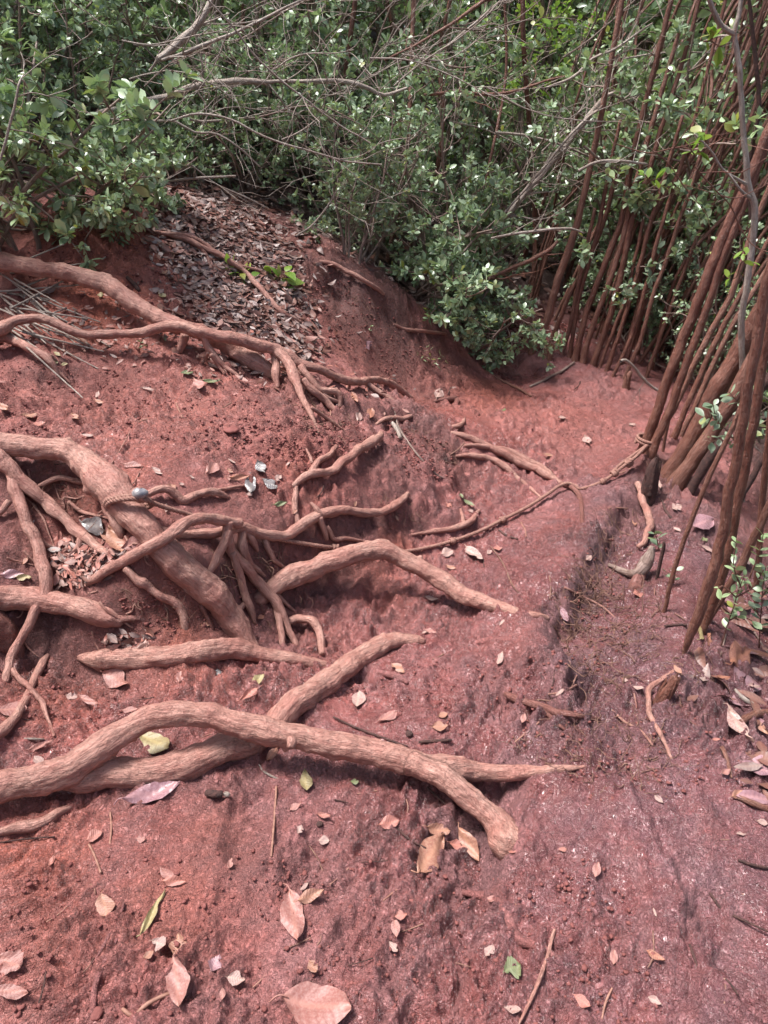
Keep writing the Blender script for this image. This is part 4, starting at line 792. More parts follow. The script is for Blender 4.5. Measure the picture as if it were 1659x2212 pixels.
# foliage seen through the thicket at the right
q = np.random.RandomState(9)
for i in range(24):
    x = q.uniform(1.3, 5.4); y = q.uniform(5.2, 7.6) if x < 3 else q.uniform(4.2, 7.4)
    plant('shrub', 'light green bush seen between the leaning trunks on the right', 'shrub', (x, y, ground(x, y)[0]-.05), q.uniform(0, 6), q.uniform(.8, 1.4), (LIGHT+DENSE[1:2]+LIGHT)[i % 5], 'bushes between the right-hand trunks')
for i, (x, y, s_) in enumerate([(2.1,2.9,.5),(2.5,2.5,.6),(2.3,3.5,.6),(2.0,4.3,.55),(2.6,4.2,.8),(3.0,3.2,.8),(3.2,4.4,.9),(1.9,1.9,.45),(2.3,1.7,.6),(1.75,4.9,.5),(3.6,3.6,1.0),(2.9,5.0,.9)]):
    plant('shrub', 'low pale green bush down the slope behind the right-hand trunks', 'shrub', (x, y, ground(x, y)[0]-.05), i*.9, s_, (LIGHT+LIGHT+DENSE[1:2])[i % 5], 'low bushes down the right-hand slope')
for i in range(12):
    x = q.uniform(2.2, 7); y = q.uniform(7.2, 9.5)
    plant('shrub', 'tall light bush far behind the right-hand thicket', 'shrub', (x, y, ground(x, y)[0]-.05), q.uniform(0, 6), q.uniform(1.9, 2.6), LIGHT[i % 2], 'tall bushes far behind the thicket')

# bushes added out of view around the viewer to block low sky light
for i, (x, y) in enumerate([(-2.6,-1.6),(-1.2,-2.6),(.5,-2.8),(2.0,-2.4),(3.2,-1.0),(3.4,.6),(-3.6,.2),(-3.2,1.6)]):
    plant('shrub', 'tall bush added behind or beside the viewer, unseen, to block low sky light', 'shrub', (x, y, ground(x, y)[0]-.05), i*1.3, 1.5 if abs(x) < 3 else 1.2, DENSE[i % 4], 'added sky-blocking bushes around the viewer')
# bare grey branches
def bare(label, L, y, dy=0, seed=0, twigs=6, mat='pale', group=None):
    q = np.random.RandomState(seed+50); k = np.linspace(0, 1, len(L)); P = np.array([at_y(u, v, y+dy*t) for (u, v, r), t in zip(L, k)]); R = .74*np.array([r/F*proj(p)[2] for p, (u, v, r) in zip(P, L)])
    base = P[0].copy(); C4 = catmull(np.hstack([P-base, R[:, None]]), .03); _rs[0] += 1
    C = wander(C4[:, :3], np.maximum(C4[:, 3], .006), .5, _rs[0]); mb = MB(); V, Q, G = tube(C, np.maximum(C4[:, 3], .001), 8, cap=False, rough=.06, seed=seed)
    mb.add(V, Q, G, .3)
    for b in range(twigs):
        j = q.randint(1, len(C)-1); tg = norm(C[j]-C[j-1]); d = norm(tg*.8+norm(q.normal(size=3))*.8)
        E = catmull(grow(C[j], d, q.uniform(.12, .45), 5, q, .22, .0), .04); mb.tube(E, np.linspace(max(C4[j, 3]*.5, .0022), .0011, len(E)), 5, cap=False, rnd=q.uniform(0, .5))
        for c in range(2):
            jj = q.randint(len(E)//3, len(E)); E2 = grow(E[jj], norm(E[-1]-E[0])+q.normal(size=3)*.6, q.uniform(.06, .2), 3, q, .2); mb.tube(E2, np.linspace(.0016, .0009, 4), 4, cap=False, rnd=.2)
    return tag(link('bare_branch', mb.mesh('bare_branch', M[mat]), None, base), label, 'branch', group)
BR = [([(345,128,9),(375,105,11),(405,75,11),(435,40,10),(455,5,9),(470,-40,8)], 4.0, 'thick bleached branch slanting up through the leaves at the upper left', 3),
 ([(210,245,6),(260,232,8),(310,218,9),(365,208,9),(410,190,9),(460,180,9),(510,177,10),(560,178,8),(590,176,5)], 4.3, 'long pale bough lying level through the bushes left of centre', 5),
 ([(560,177,4),(700,175,6),(760,180,7),(800,192,6),(830,205,5),(880,190,4)], 4.5, 'grey bough continuing level across the top centre', 6),
 ([(350,130,4),(420,105,5),(470,85,5),(530,60,4),(590,30,4),(640,5,3),(700,-20,3)], 3.9, 'olive-grey branch rising to the right from the bleached one', 4),
 ([(440,-10,2),(500,55,2.6),(560,130,2.6),(640,200,2.6),(720,260,2.2),(800,310,2)], 3.7, 'thin wiry branch arching from the top centre down to the right', 8),
 ([(240,258,2.5),(330,261,3.2),(380,262,3.2),(420,285,3),(470,290,3),(530,330,2.6),(560,360,2)], 3.8, 'pale twig running level then drooping below the long bough', 5),
 ([(370,262,3),(430,245,3.2),(500,258,3.2),(560,290,3.2),(620,312,3),(700,335,2.6),(760,350,2.4),(825,355,2)], 3.7, 'slim arching branch across the middle of the bushes', 8),
 ([(310,395,2),(350,392,3.2),(420,385,3.4),(510,380,3)], 3.8, 'brown stick lying over the leaf litter under the bushes', 2),
 ([(400,345,2),(430,370,2.2),(470,400,2.2),(540,430,2),(580,450,1.6)], 3.9, 'wiry drooping twig over the top of the leaf litter', 5),
 ([(640,510,3),(680,480,2.6),(730,400,2.6),(700,330,2.4),(690,300,2)], 4.1, 'thin crooked stem rising over the bank hollow', 5),
 ([(830,130,2.4),(900,95,3),(970,55,4),(1020,20,5),(1070,-15,5)], 4.4, 'reddish bare branch slanting to the top edge at centre', 6),
 ([(860,150,3),(920,130,3.2),(990,80,3.5),(1060,20,3.2),(1090,-5,3)], 4.7, 'long bare branch crossing the first one at the top centre', 7),
 ([(915,205,4),(990,198,5),(1060,205,5),(1120,195,4),(1180,175,3),(1220,165,2)], 4.6, 'twisted dark bare branch level across the upper middle', 8),
 ([(1030,530,5),(1090,470,6),(1150,400,7),(1210,330,8),(1260,270,8),(1300,215,7),(1325,200,5)], 4.7, 'bundle of bleached dead wood leaning to the right in the middle', 12),
 ([(1060,510,4),(1120,440,5),(1180,370,5),(1240,290,6),(1290,225,5),(1340,190,4)], 4.75, 'second bleached dead limb lying beside the leaning bundle', 12),
 ([(1090,460,3),(1160,380,4),(1225,300,4),(1280,245,4),(1310,230,3)], 4.6, 'third thinner bleached limb in front of the leaning bundle', 14),
 ([(1180,190,3),(1240,165,4),(1280,125,4),(1330,105,3.6),(1380,70,3),(1410,50,2.4)], 4.6, 'pale branch with a fork reaching to the upper right', 6),
 ([(1250,368,4),(1290,350,4),(1340,348,4),(1390,353,3.4),(1400,356,2.4)], 4.3, 'smooth pale branch arching in front of the trunk clump', 3),
 ([(1060,515,3),(1130,502,4),(1200,495,4),(1235,495,3.5),(1260,503,2)], 4.2, 'straight pale stick pointing right just above the bend', 2),
 ([(960,720,2),(1000,640,3),(1060,600,5),(1130,570,6),(1180,545,6),(1205,520,5)], 4.5, 'dark curved bough under the drooping bush', 5),
 ([(1340,780,4),(1350,778,5),(1370,795,5),(1395,825,4.5),(1430,850,4)], 3.9, 'pale bent stick arching over the trail edge beside the rope trunk', 1),
 ([(0,345,4),(30,240,4),(45,170,3),(60,190,2)], 3.0, 'pale crooked twig in the bush at the upper left edge', 5),
 ([(1500,360,1.5),(1545,410,2),(1580,445,2),(1600,500,2)], 2.6, 'thin twig looping beside the pale forked trunk', 3),
 ([(1330,310,1.5),(1400,330,2),(1470,318,2),(1510,325,2),(1560,300,2)], 2.9, 'thin horizontal twig in front of the thicket at the upper right', 3)]
for i, (L, y, lab, tw_) in enumerate(BR):
    bare(lab, L, y, .1, i, tw_, 'pale' if i not in (10, 12, 19, 22, 23) else 'trunkn')
q = np.random.RandomState(77)
for i in range(34):
    u = q.uniform(250, 1350); v = q.uniform(20, 480)
    if v > 250+max(0, (u-500))*.45 and u < 1000: v *= .5
    a = q.uniform(-.9, .5); Ln = q.uniform(120, 420); pts_ = []
    for t in np.linspace(0, 1, 6): pts_.append((u+math.cos(a)*Ln*t, v+math.sin(a)*Ln*t+40*math.sin(t*3+i), (2.6-1.4*t)*(1 if i % 4 else 1.6)))
    bare('thin bare grey branch tangled in the bushes above the bank', pts_, q.uniform(3.9, 4.9)+max(0, u-700)/900, q.uniform(-.2, .3), 100+i, 7, 'pale' if i % 3 else 'twig', 'bare branches tangled in the bushes')

LIME = (DENSE[3][0], None)
_w, _l = shrub_parts(71, H=1.6, spread=.6, stems=5, br=7, tw=3, cl=6, leaf=.06); LIME = (_w.mesh('branches', M['twig']), _l.mesh('foliage', M['leafY']))
for (u, v, y, sc, lab) in ((1170, 70, 6.2, .8, 'lime-green bush added to imitate bright gaps at the top centre right of the view'), (1640, 880, 4.6, .5, 'bright yellow-green bush seen between the trunks at the right edge')):  # first bush is added to stand in for bright gaps between the leaves
    p = at_y(u, v, y); plant('shrub', lab, 'shrub', (p[0], p[1], p[2]-sc*.9), 1.0, sc, LIME)
# ------------------------------------------------------------------ the rope
def rope(label):
    o = link('rope', None); tag(o, label, 'rope')
    rp = 5.0
    L = [(318,1082,.075),(345,1092,.06),(380,1103,.055),(412,1113,.055),(450,1125,.05),(500,1136,.055),(530,1141,.06),(560,1153,.06),(600,1164,.05),(650,1173,.035),(700,1181,.02),(722,1184,.015),(760,1190,.015),(810,1195,.012),(860,1193,.012),(910,1186,.012),(977,1169,.02),(1040,1146,.02),(1085,1123,.02),(1140,1095,.02),(1185,1066,.015),(1208,1050,.012),(1228,1044,.012),(1243,1051,.012),(1256,1056,.012),(1302,1040,.012),(1335,1016,.03),(1360,998,.05),(1378,984,.065)]
    u = np.array([p[0] for p in L], float); v = np.array([p[1] for p in L], float); d0 = hit(u, v, 0); dep = hit(u, v, np.array([p[2] for p in L]))
    for _ in range(3):
        s_ = dep.copy(); s_[1:-1] = .5*dep[1:-1]+.25*(dep[:-2]+dep[2:]); dep = np.minimum(s_, d0-.006)
    P = CAM+rays(u, v)*dep[:, None]; R0 = .0076
    def strands(C, nm, R0=R0, pitch=.036, parent=o):
        T, N, B = frames(C); S = np.concatenate([[0], np.cumsum(np.linalg.norm(np.diff(C, axis=0), axis=1))]); mb = MB()
        for k in range(3):
            ph = S/pitch*2*math.pi+k*2*math.pi/3; D = (N*np.cos(ph)[:, None]+B*np.sin(ph)[:, None])*R0*.52
            V, Q, G = tube(C+D, np.full(len(C), R0*.56), 7, rough=.08, seed=k+1); mb.add(V, Q, G, .3+.1*k)
        return link(nm, mb.mesh(nm, M['rope']), parent)
    C = catmull(P, .005); strands(C, 'cord')
    # loop round the thick root
    A, _ = path([(215,1030,37,.07),(250,1062,38,.06),(280,1101,33,.05)], smooth=0)
    c1 = at(228, 1088, .10)[0]; c2 = at(305, 1074, .10)[0]; mid = (c1+c2)/2; ax = norm(c2-c1); nz = norm(np.cross(ax, norm(A[-1]-A[0]))); 
    if np.dot(nz, CAM-mid) < 0: nz = -nz
    hw = np.linalg.norm(c2-c1)/2
    for k_, off in enumerate((0, .011)):
        th = np.linspace(0, 2*math.pi, 60); dn = norm(A[-1]-A[0])*off
        Lp = mid+dn+ax*np.cos(th)[:, None]*(hw+.004)-nz*.05+nz*(np.sin(th)[:, None]*.052+.03); strands(catmull(Lp, .005), 'loop')
    def knot(p, t, s=1.0, nm='knot'):
        t = norm(t); a = norm(np.cross(t, [0, 0, 1.])); b = np.cross(a, t); th = np.linspace(0, 2*math.pi*2.2, 44)
        K = p+(a*np.cos(th)[:, None]+b*np.sin(th)[:, None])*.0098*s+t*(np.linspace(-.008, .008, 44)*s)[:, None]; K[-6:] += b*np.linspace(0, .006, 6)[:, None]
        mb = MB(); mb.tube(K, np.full(len(K), .0052*s), 7, rnd=.2, rough=.08); link(nm, mb.mesh(nm, M['rope']), o)
    for (ku, kv) in ((722,1184), (977,1169), (1085,1123), (1302,1040)):
        pu, pv, _ = proj(C); k = int(np.argmin((pu-ku)**2+(pv-kv)**2)); knot(C[k], C[min(k+3, len(C)-1)]-C[k-3])
    # taped end knot beside the loop
    e = at(300, 1066, .115)[0]; mb = MB(); V, Q, G = tube(catmull(np.array([e-ax*.012, e+nz*.004, e+ax*.012-nz*.002, e+ax*.022-nz*.01]), .003), np.full(0, 0) if 0 else np.interp(np.linspace(0, 1, len(catmull(np.array([e-ax*.012, e+nz*.004, e+ax*.012-nz*.002, e+ax*.022-nz*.01]), .003))), [0, .4, .8, 1], [.012, .0165, .013, .008]), 14, rough=.12, seed=4)
    mb.add(V, Q, G, .1); link('taped_end', mb.mesh('taped_end', M['tape']), o)['label'] = 'rope end bound in blue-grey tape'
    knot(e-ax*.006-nz*.012, ax, 1.6)
    # hitch at the foot of the trunk
    pe = C[-1]; b = at(1387, 978)[0]; tdir = norm(at_y(1420, 886, b[1])-b); a1 = norm(np.cross(tdir, [0, 1, 0.])); b1 = np.cross(a1, tdir); cc = b+tdir*.055
    th = np.linspace(0, 2*math.pi*2.6, 130); strands(cc+(a1*np.cos(th)[:, None]+b1*np.sin(th)[:, None])*.044+tdir*(np.linspace(-.01, .026, 130))[:, None], 'hitch')
    cb = norm(C[-1]-C[-25])
    for k_ in (-1, 1):
        off = np.cross(cb, [0, 0, 1.])*.008*k_; strands(catmull(np.array([C[-30]+off+[0, 0, .006], C[-18]+off*1.4+[0, 0, .012], C[-5]+off*1.2+[0, 0, .012], cc+b1*-.03]), .005), 'hitch')
    knot(C[-28], cb, 1.3); knot(C[-12], cb, 1.5)
    return o
rope('knotted muddy rope strung from the thick left root to the trunk at right')
# ------------------------------------------------------------------ fallen leaves
def leaf_mesh(seed, shape='lance', w=.2, curl=.1, fold=.12, twist=.2, torn=0.0, stalk=.12, k=14):
    q = np.random.RandomState(seed); t = np.linspace(0, 1, k+1)
    wd = dict(lance=np.sin(np.pi*t**.9)**.9, obovate=np.sin(np.pi*t**1.2)**.8, round=np.sin(np.pi*t**1.1)**.75)[shape]*w; wd = wd*(1+q.normal(size=k+1)*.012)
    if torn: wd = wd*np.clip(1-torn*q.uniform(0, 1, k+1)*(q.uniform(size=k+1) > .4), .3, 1)
    cut = q.uniform(.45, 1.1); asy = [1+.16*np.sin(t*q.uniform(4, 9)+q.uniform(0, 6))+.05*np.sin(t*23+q.uniform(0, 6)) for _ in (0, 1)]
    if torn or seed % 3 == 0:
        b0 = q.uniform(.3, .8); asy[seed % 2] = asy[seed % 2]*(1-.75*np.exp(-((t-b0)/.09)**2))
    tip = 1 if not torn else q.uniform(.75, 1); V = []; G = []; M_ = 3; ph = q.uniform(0, 6)
    for i, a in enumerate(t):
        for j in range(-M_, M_+1):
            s = j/M_; x = wd[i]*asy[0 if j < 0 else 1][i]*s*(1+.02*q.normal()*(abs(j) == M_)); tw = twist*(a-.5)
            z = fold*abs(x)*1.2+curl*(a-.5)**2*2.0+.03*math.sin(7*a+3*s+ph)+.05*math.sin(3.1*a+1.7*s+ph*2)*w*2
            X, Z = x*math.cos(tw)-z*math.sin(tw), x*math.sin(tw)+z*math.cos(tw); V.append((X, (a-.5)*tip, Z)); G.append((x, a, 0))
    Q = []; n_ = 2*M_+1
    for i in range(k):
        for j in range(2*M_): b = i*n_+j; Q.append((b, b+1, b+n_+1, b+n_))
    mb = MB(); mb.add(np.array(V), np.array(Q), np.array(G))
    if stalk:
        S = catmull(np.array([[0, -.42*tip, curl*.3+.004], [0.01, -.5*tip, curl*.55], [q.normal()*.03, -.5*tip-stalk*.5, curl*.5], [q.normal()*.05, -.5*tip-stalk, curl*.2]]), .04)
        v, qd, g = tube(S, np.full(len(S), .011), 5); mb.add(v, qd, np.zeros_like(v))
    return mb
_lm = {}
def leaf_data(seed, mat, shape='lance', **k):
    key = (seed, mat, shape, tuple(sorted(k.items())))
    if key not in _lm: _lm[key] = leaf_mesh(seed, shape, **k).mesh('fallen_leaf', DL[mat] if mat in DL else M[mat])
    return _lm[key]
def basis(nv, ang):
    """frame lying on the ground: local y points along the picture direction ang (0 = right, 90 = up the picture)"""
    z = norm(np.array(nv)); f = norm(np.array([math.cos(ang), math.sin(ang), 0])-z*0); f = norm(f-z*np.dot(f, z)); x = np.cross(f, z); return Matrix((x, f, z)).transposed()
def lay(name, me, u, v, length_px, ang, lift=.004, roll=0, pitch=0, label=None, cat='leaf', group=None, xs=1.0):
    p = at(u, v)[0]; nv = normal_at(p[0], p[1], .07)[0]; nv = norm(nv+np.array([0, 0, .35])); d = proj(p)[2]
    # foreshortening: turn a picture angle into a ground angle and a picture length into a real one
    a = math.radians(ang); q0 = np.array([math.cos(a), math.sin(a)]); e = .02
    px = np.array([proj(p+np.array([e, 0, -e*nv[0]/nv[2]]))[:2], proj(p+np.array([0, e, -e*nv[1]/nv[2]]))[:2]])-np.array(proj(p)[:2])
    J = (px*np.array([1, -1])).T/e; g = np.linalg.solve(J, q0*length_px); s = min(float(np.linalg.norm(g)), length_px/F*d*1.45); ga = math.atan2(g[1], g[0])
    f2 = np.array([math.cos(ga), math.sin(ga)]); tt = np.linspace(-.45, .45, 7); sx = p[0]+np.outer(tt, [1, 1, 1]).ravel()*f2[0]*s+np.tile([-.12, 0, .12], 7)*f2[1]*s; sy = p[1]+np.outer(tt, [1, 1, 1]).ravel()*f2[1]*s-np.tile([-.12, 0, .12], 7)*f2[0]*s
    zz = ground(sx, sy)+fine(sx, sy)-(p[2]-((sx-p[0])*nv[0]+(sy-p[1])*nv[1])/nv[2]); lift += float(np.percentile(zz, 80))
    R = basis(nv, ga)@Matrix.Rotation(math.radians(roll), 3, 'Y')@Matrix.Rotation(math.radians(pitch), 3, 'X')
    o = link(name, me); o.matrix_world = Matrix.Translation(Vector((p[0], p[1], p[2]+lift+.12*s*abs(math.sin(math.radians(roll)))+.4*s*abs(math.sin(math.radians(pitch))))))@R.to_4x4()@Matrix.Diagonal((s*xs, s, s, 1))
    return tag(o, label, cat, group)
# (u, v, length, picture angle, colour, shape, width, roll, label)
LV = [(635,1982,112,-82,'pink','lance',.2,8,'large upright pink-brown leaf in the lower middle foreground'),
 (672,1947,62,22,'tan','lance',.2,25,'orange-brown curled leaf touching the tip of the upright pink leaf'),
 (332,1975,112,60,'yellow','lance',.09,10,'narrow yellow-green curved leaf in the lower left foreground'),
 (228,1962,50,-75,'tan','round',.33,5,'round tan leaf half caked in mud left of the narrow yellow leaf'),
 (385,2435-300,110,-85,'pink','lance',.23,5,'broad pink leaf with a pale torn side near the bottom left'),
 (382,2330-300+10,52,80,'tan','obovate',.3,4,'pale orange leaf scrap directly above the broad pink leaf'),
 (345,2044,40,-20,'pale','round',.36,5,'cracked cream leaf fragment beside the orange scrap'),
 (322,2067,26,30,'tan','round',.4,3,'small orange leaf chip below the cream fragment'),
 (25,2090,70,-30,'pink','round',.36,14,'crumpled pink leaf cut by the left edge near the bottom'),
 (30,2152,72,-8,'pink','lance',.22,10,'second crumpled leaf below it at the bottom left edge'),
 (466,2090,46,60,'purple','round',.34,8,'shrivelled violet-grey leaf near the bottom centre left'),
 (510,2120,44,-10,'pale','obovate',.3,18,'small shrivelled pale leaf with a long stalk at the bottom centre left'),
 (676,2095,36,-60,'tan','round',.36,6,'small cream-pink leaf chip in the bottom centre'),
 (685,2190,150,-12,'pink','round',.34,4,'largest pink leaf cut by the bottom edge of the picture'),
 (378,1908,52,-5,'mudl','lance',.2,30,'folded mud-coated leaf above the narrow yellow leaf'),
 (498,1870,24,70,'pink','lance',.26,5,None),(115,1870,28,60,'mudl','lance',.2,6,None),
 (205,2090-300+22,40,30,'mudl','round',.35,8,'muddy leaf shred in the left foreground under the low root'),
 (305,1815,20,-10,'pink','round',.4,8,None),
 (330,1718,128,16,'purple','lance',.2,6,'big flat violet-brown leaf with a thin stalk under the forked root'),
 (105,1713,46,20,'pink','obovate',.32,8,'pink leaf tucked under the forked root at the left'),(148,1708,44,14,'pink','lance',.26,18,'paler folded leaf beside the tucked pink one'),
 (335,1612,72,-28,'yellow','obovate',.3,5,'blotched yellow and brown leaf framed between the two crossing roots'),
 (660,1689,46,-85,'yellow','obovate',.26,5,'small pale yellow leaf below the crossing roots'),(638,1745,34,30,'pink','lance',.22,6,'small pink leaf lower left of the pale yellow one'),
 (766,1699,18,0,'green','round',.4,4,'tiny green leaf fragment right of the pale yellow leaf'),
 (648,1796,22,60,'pale','round',.36,10,None),(700,1822,24,0,'pale','round',.4,5,None),
 (945,1797,56,-15,'tan','obovate',.3,10,'tan leaf topmost of three beside the fork of the root'),(930,1845,100,50,'tan','lance',.22,8,'long tan leaf pointing down left, below the fork of the root'),
 (1013,1835,88,-62,'tan','lance',.2,22,'long curled tan leaf right of the pointing one, under the root fork'),(986,1832,40,-20,'mudl','obovate',.3,8,None),
 (1105,2098,50,20,'green','round',.42,4,'round green and pink mottled leaf in the lower right foreground'),
 (1110,1838,38,0,'mudl','round',.3,3,None),(1057,2057,30,50,'pale','obovate',.34,5,'pale leaf scrap on the mud in the right foreground'),
 (1215,1835,18,0,'mudl','round',.34,3,None),(1062,1928+22,26,-20,'pink','round',.36,4,'pink leaf chip on the buried root ridge'),
 (255,1474,62,-26,'pink','lance',.24,10,'pale pink leaf below the log-like root at the left'),(157,1512,30,-10,'pale','round',.36,20,'small white folded leaf at the left'),
 (195,1526,46,-25,'pink','lance',.14,14,'thin curled pink leaf right of the white folded one'),(283,1542,36,5,'pink','lance',.2,5,'small pale pink leaf above the arch of the forked root'),
 (90,1610,60,20,'pink','lance',.15,8,'ragged pink leaf left of the forked root arch'),(25,1536,70,0,'pink','obovate',.36,5,'large pale pink leaf lying over the root end at the left edge'),
 (558,1476,34,38,'yellow','lance',.26,6,'small yellow leaf above the crossing roots'),(545,1508,66,32,'mudl','lance',.12,30,'dark curled leaf edge-on just below the small yellow leaf'),
 (390,1470,26,80,'pink','obovate',.3,5,None),(470,1446,16,90,'grey','round',.4,3,None),
 (860,1447,34,-35,'tan','lance',.24,6,'orange-pink leaf right of the buried root tip'),(837,1553,46,25,'pink','obovate',.26,8,'pale pink leaf in the mud above the big forked root'),
 (956,1549,22,20,'tan','round',.38,5,'upper orange leaf of a pair on the muddy path'),(950,1572,38,5,'tan','obovate',.34,5,'lower orange leaf of a pair on the muddy path'),
 (930,1366,26,-15,'pink','lance',.24,5,'small pale leaf on the path below the arched root'),(932,1294,28,-10,'pale','lance',.26,5,'small white leaf on the path under the arched root'),
 (966,1197,28,15,'pale','round',.36,8,'cream leaf just under the rope'),(1024,1203,46,-38,'pale','lance',.22,8,'long cream leaf right of the cream one under the rope'),
 (974,1227,22,-20,'tan','lance',.26,5,None),(1057,1198,14,40,'pale','lance',.26,5,None),(1075,1187,20,0,'mudl','round',.4,10,None),
 (1012,1090,30,-30,'green','lance',.2,10,'slim green leaf on the slope left of the rope'),(997,1075,12,-60,'green','lance',.24,5,None),(968,1097,20,20,'mudl','round',.35,5,None),(1016,1106,12,0,'pale','round',.4,5,None),
 (250,1177,72,-80,'tan','obovate',.25,-35,'big upright orange and cream leaf leaning against the rope root stub'),(292,1186,64,30,'pink','obovate',.26,15,'pale pink leaf lying right of the upright orange leaf'),
 (210,1145,60,-15,'grey','lance',.22,25,'wet grey leaf behind the knobbly cut root tip'),(137,1255,34,85,'pale','round',.34,15,'small white leaf on the litter by the half-buried root'),
 (28,1243,52,-5,'purple','lance',.2,12,'violet leaf flat on the soil at the left edge'),(55,1259,34,-8,'yellow','lance',.26,8,'yellow-green leaf on top of the half-buried root'),
 (190,945,26,-5,'pale','lance',.2,14,'small pale leaf on the bend of the thick root'),(287,1008,44,-5,'pink','lance',.2,12,'pinkish leaf on the plateau above the thick root'),(340,1020,28,-35,'pale','lance',.2,6,None),
 (458,1018,34,45,'pink','obovate',.28,8,'pink oval leaf on the plateau left of the black leaves'),(497,1017,18,-40,'tan','round',.3,6,None),(415,1034,16,-30,'pale','lance',.2,5,None),
 (370,1055,22,20,'tan','round',.4,3,None),(393,1052,12,0,'pale','round',.4,3,None),
 (565,1022,34,-60,'grey','lance',.26,10,'black-grey leaf, topmost of the dark heap'),(583,1048,40,-35,'grey','obovate',.3,6,'black-grey leaf at the right of the dark heap'),(543,1055,44,-85,'grey','lance',.2,10,'hanging black-grey leaf at the bottom of the dark heap'),(518,1040,48,0,'brown','lance',.14,20,'brown leaf pointing left out of the dark heap'),
 (601,1038,18,50,'pale','round',.38,5,'small cream leaf beside the dark heap'),(540,1078,14,0,'pale','round',.4,5,None),(606,1094,30,8,'green','lance',.18,10,'narrow green leaf on the terrace below the dark heap'),
 (405,811,28,3,'green','lance',.24,8,'flat green leaf on the plateau below the upper roots'),(427,836,32,-60,'pink','obovate',.3,8,'pinkish-white leaf standing out on the plateau'),(458,831,40,0,'green','lance',.16,12,'narrow dark green leaf right of the pinkish-white one'),
 (322,845,34,-12,'pale','lance',.12,14,'curled cream leaf on the plateau'),(215,872,20,-20,'tan','lance',.26,5,None),(82,920,40,5,'mudl','lance',.22,8,'mud-coloured leaf on the plateau at the left'),(165,915,24,-40,'tan','lance',.2,15,None),(10,890,24,-40,'tan','lance',.26,5,None),(63,898,36,0,'tan','obovate',.3,8,None),
 (775,905,22,80,'pale','obovate',.28,10,'white leaf beside the toes of the wavy root'),(795,795,0,0,None,None,0,0,None),
 (30,748,22,-5,'yellow','lance',.26,5,'lemon-green leaf in the lower left root fork'),(120,785,14,20,'yellow','round',.36,5,None),(140,790,16,10,'yellow','lance',.26,5,None),(125,770,18,-30,'yellow','lance',.22,8,None),
 (350,640,20,-40,'yellow','obovate',.3,5,None),(355,590,24,5,'tan','round',.36,12,'orange leaf on the red bank face'),(218,638,14,80,'yellow','lance',.3,5,None),
 (946,858,30,60,'pale','obovate',.28,10,'pale leaf propped beside the muddy root knuckle'),(1213,908,16,0,'pale','round',.4,6,'white leaf fleck in the middle of the far trail'),(1268,955,26,-60,'pale','lance',.22,8,'cream curled leaf on the far trail'),
 (1083,890,18,10,'green','round',.2,5,None),(1365,920,16,10,'pale','round',.36,8,'white leaf fleck on the far trail near the trunks'),(1185,985,24,-10,'tan','lance',.2,5,None),
 (980,860-20+0,12,0,'pale','round',.4,3,None),(1515,1135,52,15,'purple','obovate',.3,10,'dull pink oval leaf on the wet ledge between the stems'),(1460,1103,22,20,'pale','round',.42,14,'cream leaf scrap at the back of the wet ledge'),
 (1363,1133,26,-20,'tan','round',.36,20,'tan leaf stuck on the ledge face'),(1462,1147,18,-30,'pale','lance',.24,5,None),(1530,1195,36,-25,'pale','lance',.26,8,'grey-white leaf behind the near stems'),(1520,1170,18,0,'green','round',.4,5,None),
 (1218,1335,40,-60,'purple','lance',.24,30,'dark pinkish leaf hanging on the tip of the cut ledge'),(1350,1474,10,80,'pale','round',.42,3,'tiny white fleck on the right bank'),
 (1593,1585,92,-55,'pale','lance',.16,8,'long pale grey leaf lying on the right edge'),(1640,1570,50,-50,'tan','lance',.18,10,'tan leaf behind the long pale grey one'),(1632,1670,76,-20,'purple','lance',.2,8,'shiny violet leaf cut by the right edge'),
 (1590,1430,64,25,'brown','round',.36,35,'broken brown leaf standing up at the right edge'),(1530,1385,32,80,'brown','lance',.26,40,None),(1510,1368,46,80,'yellow','lance',.2,40,'pale upright leaf at the foot of the near stems'),
 (1590,1720,28,30,'tan','lance',.2,5,None),(1600,1805,22,-5,'pale','lance',.2,5,None),(1645,1780,24,-15,'pale','round',.36,5,None),(1565,1675,22,20,'pink','lance',.26,8,None),(1625,1495,26,-10,'pale','lance',.24,8,None),(1560,1470,30,-5,'brown','lance',.2,8,None),
 (1545,1600,20,0,'mudl','lance',.2,5,None),(865,2290-300,30,10,'mudl','obovate',.3,5,None),(850,2050,28,-50,'pale','round',.28,5,None),(700,1765,30,-10,'mudl','lance',.2,10,None),(840,1785,46,10,'mudl','obovate',.3,14,'muddy grey-pink leaf under the big root, left of the tan leaves'),
 (795,742,26,-40,'pink','obovate',.26,20,'pink leaf at the foot of the bank, one of two'),(795,752,24,60,'purple','lance',.26,20,'violet leaf beside the pink one at the foot of the bank')]
k_ = 0
for (u, v, L, a, c, sh, w_, rl, lab) in LV:
    if c is None: continue
    k_ += 1; me = leaf_data(k_ % 13, c, sh, w=w_, curl=.06+.08*(k_ % 3), torn=.22 if sh == 'round' and k_ % 2 else 0.0, stalk=.16 if k_ % 3 else .05)
    g = None
    if lab is None: lab = dict(pink='small pinkish fallen leaf flat on the red soil', tan='small orange-tan fallen leaf flat on the red soil', pale='tiny whitish leaf fleck on the red soil', mudl='mud-coated leaf scrap pressed into the soil', yellow='tiny yellow leaf on the upper slope', green='tiny green leaf on the slope', brown='brown curled leaf under the right-hand stems', grey='tiny grey leaf disc')[c]; g = 'small '+c.replace('mudl', 'muddy')+' fallen leaves'
    lay('fallen_leaf', me, u, v, L, a, roll=rl, label=lab, group=g)
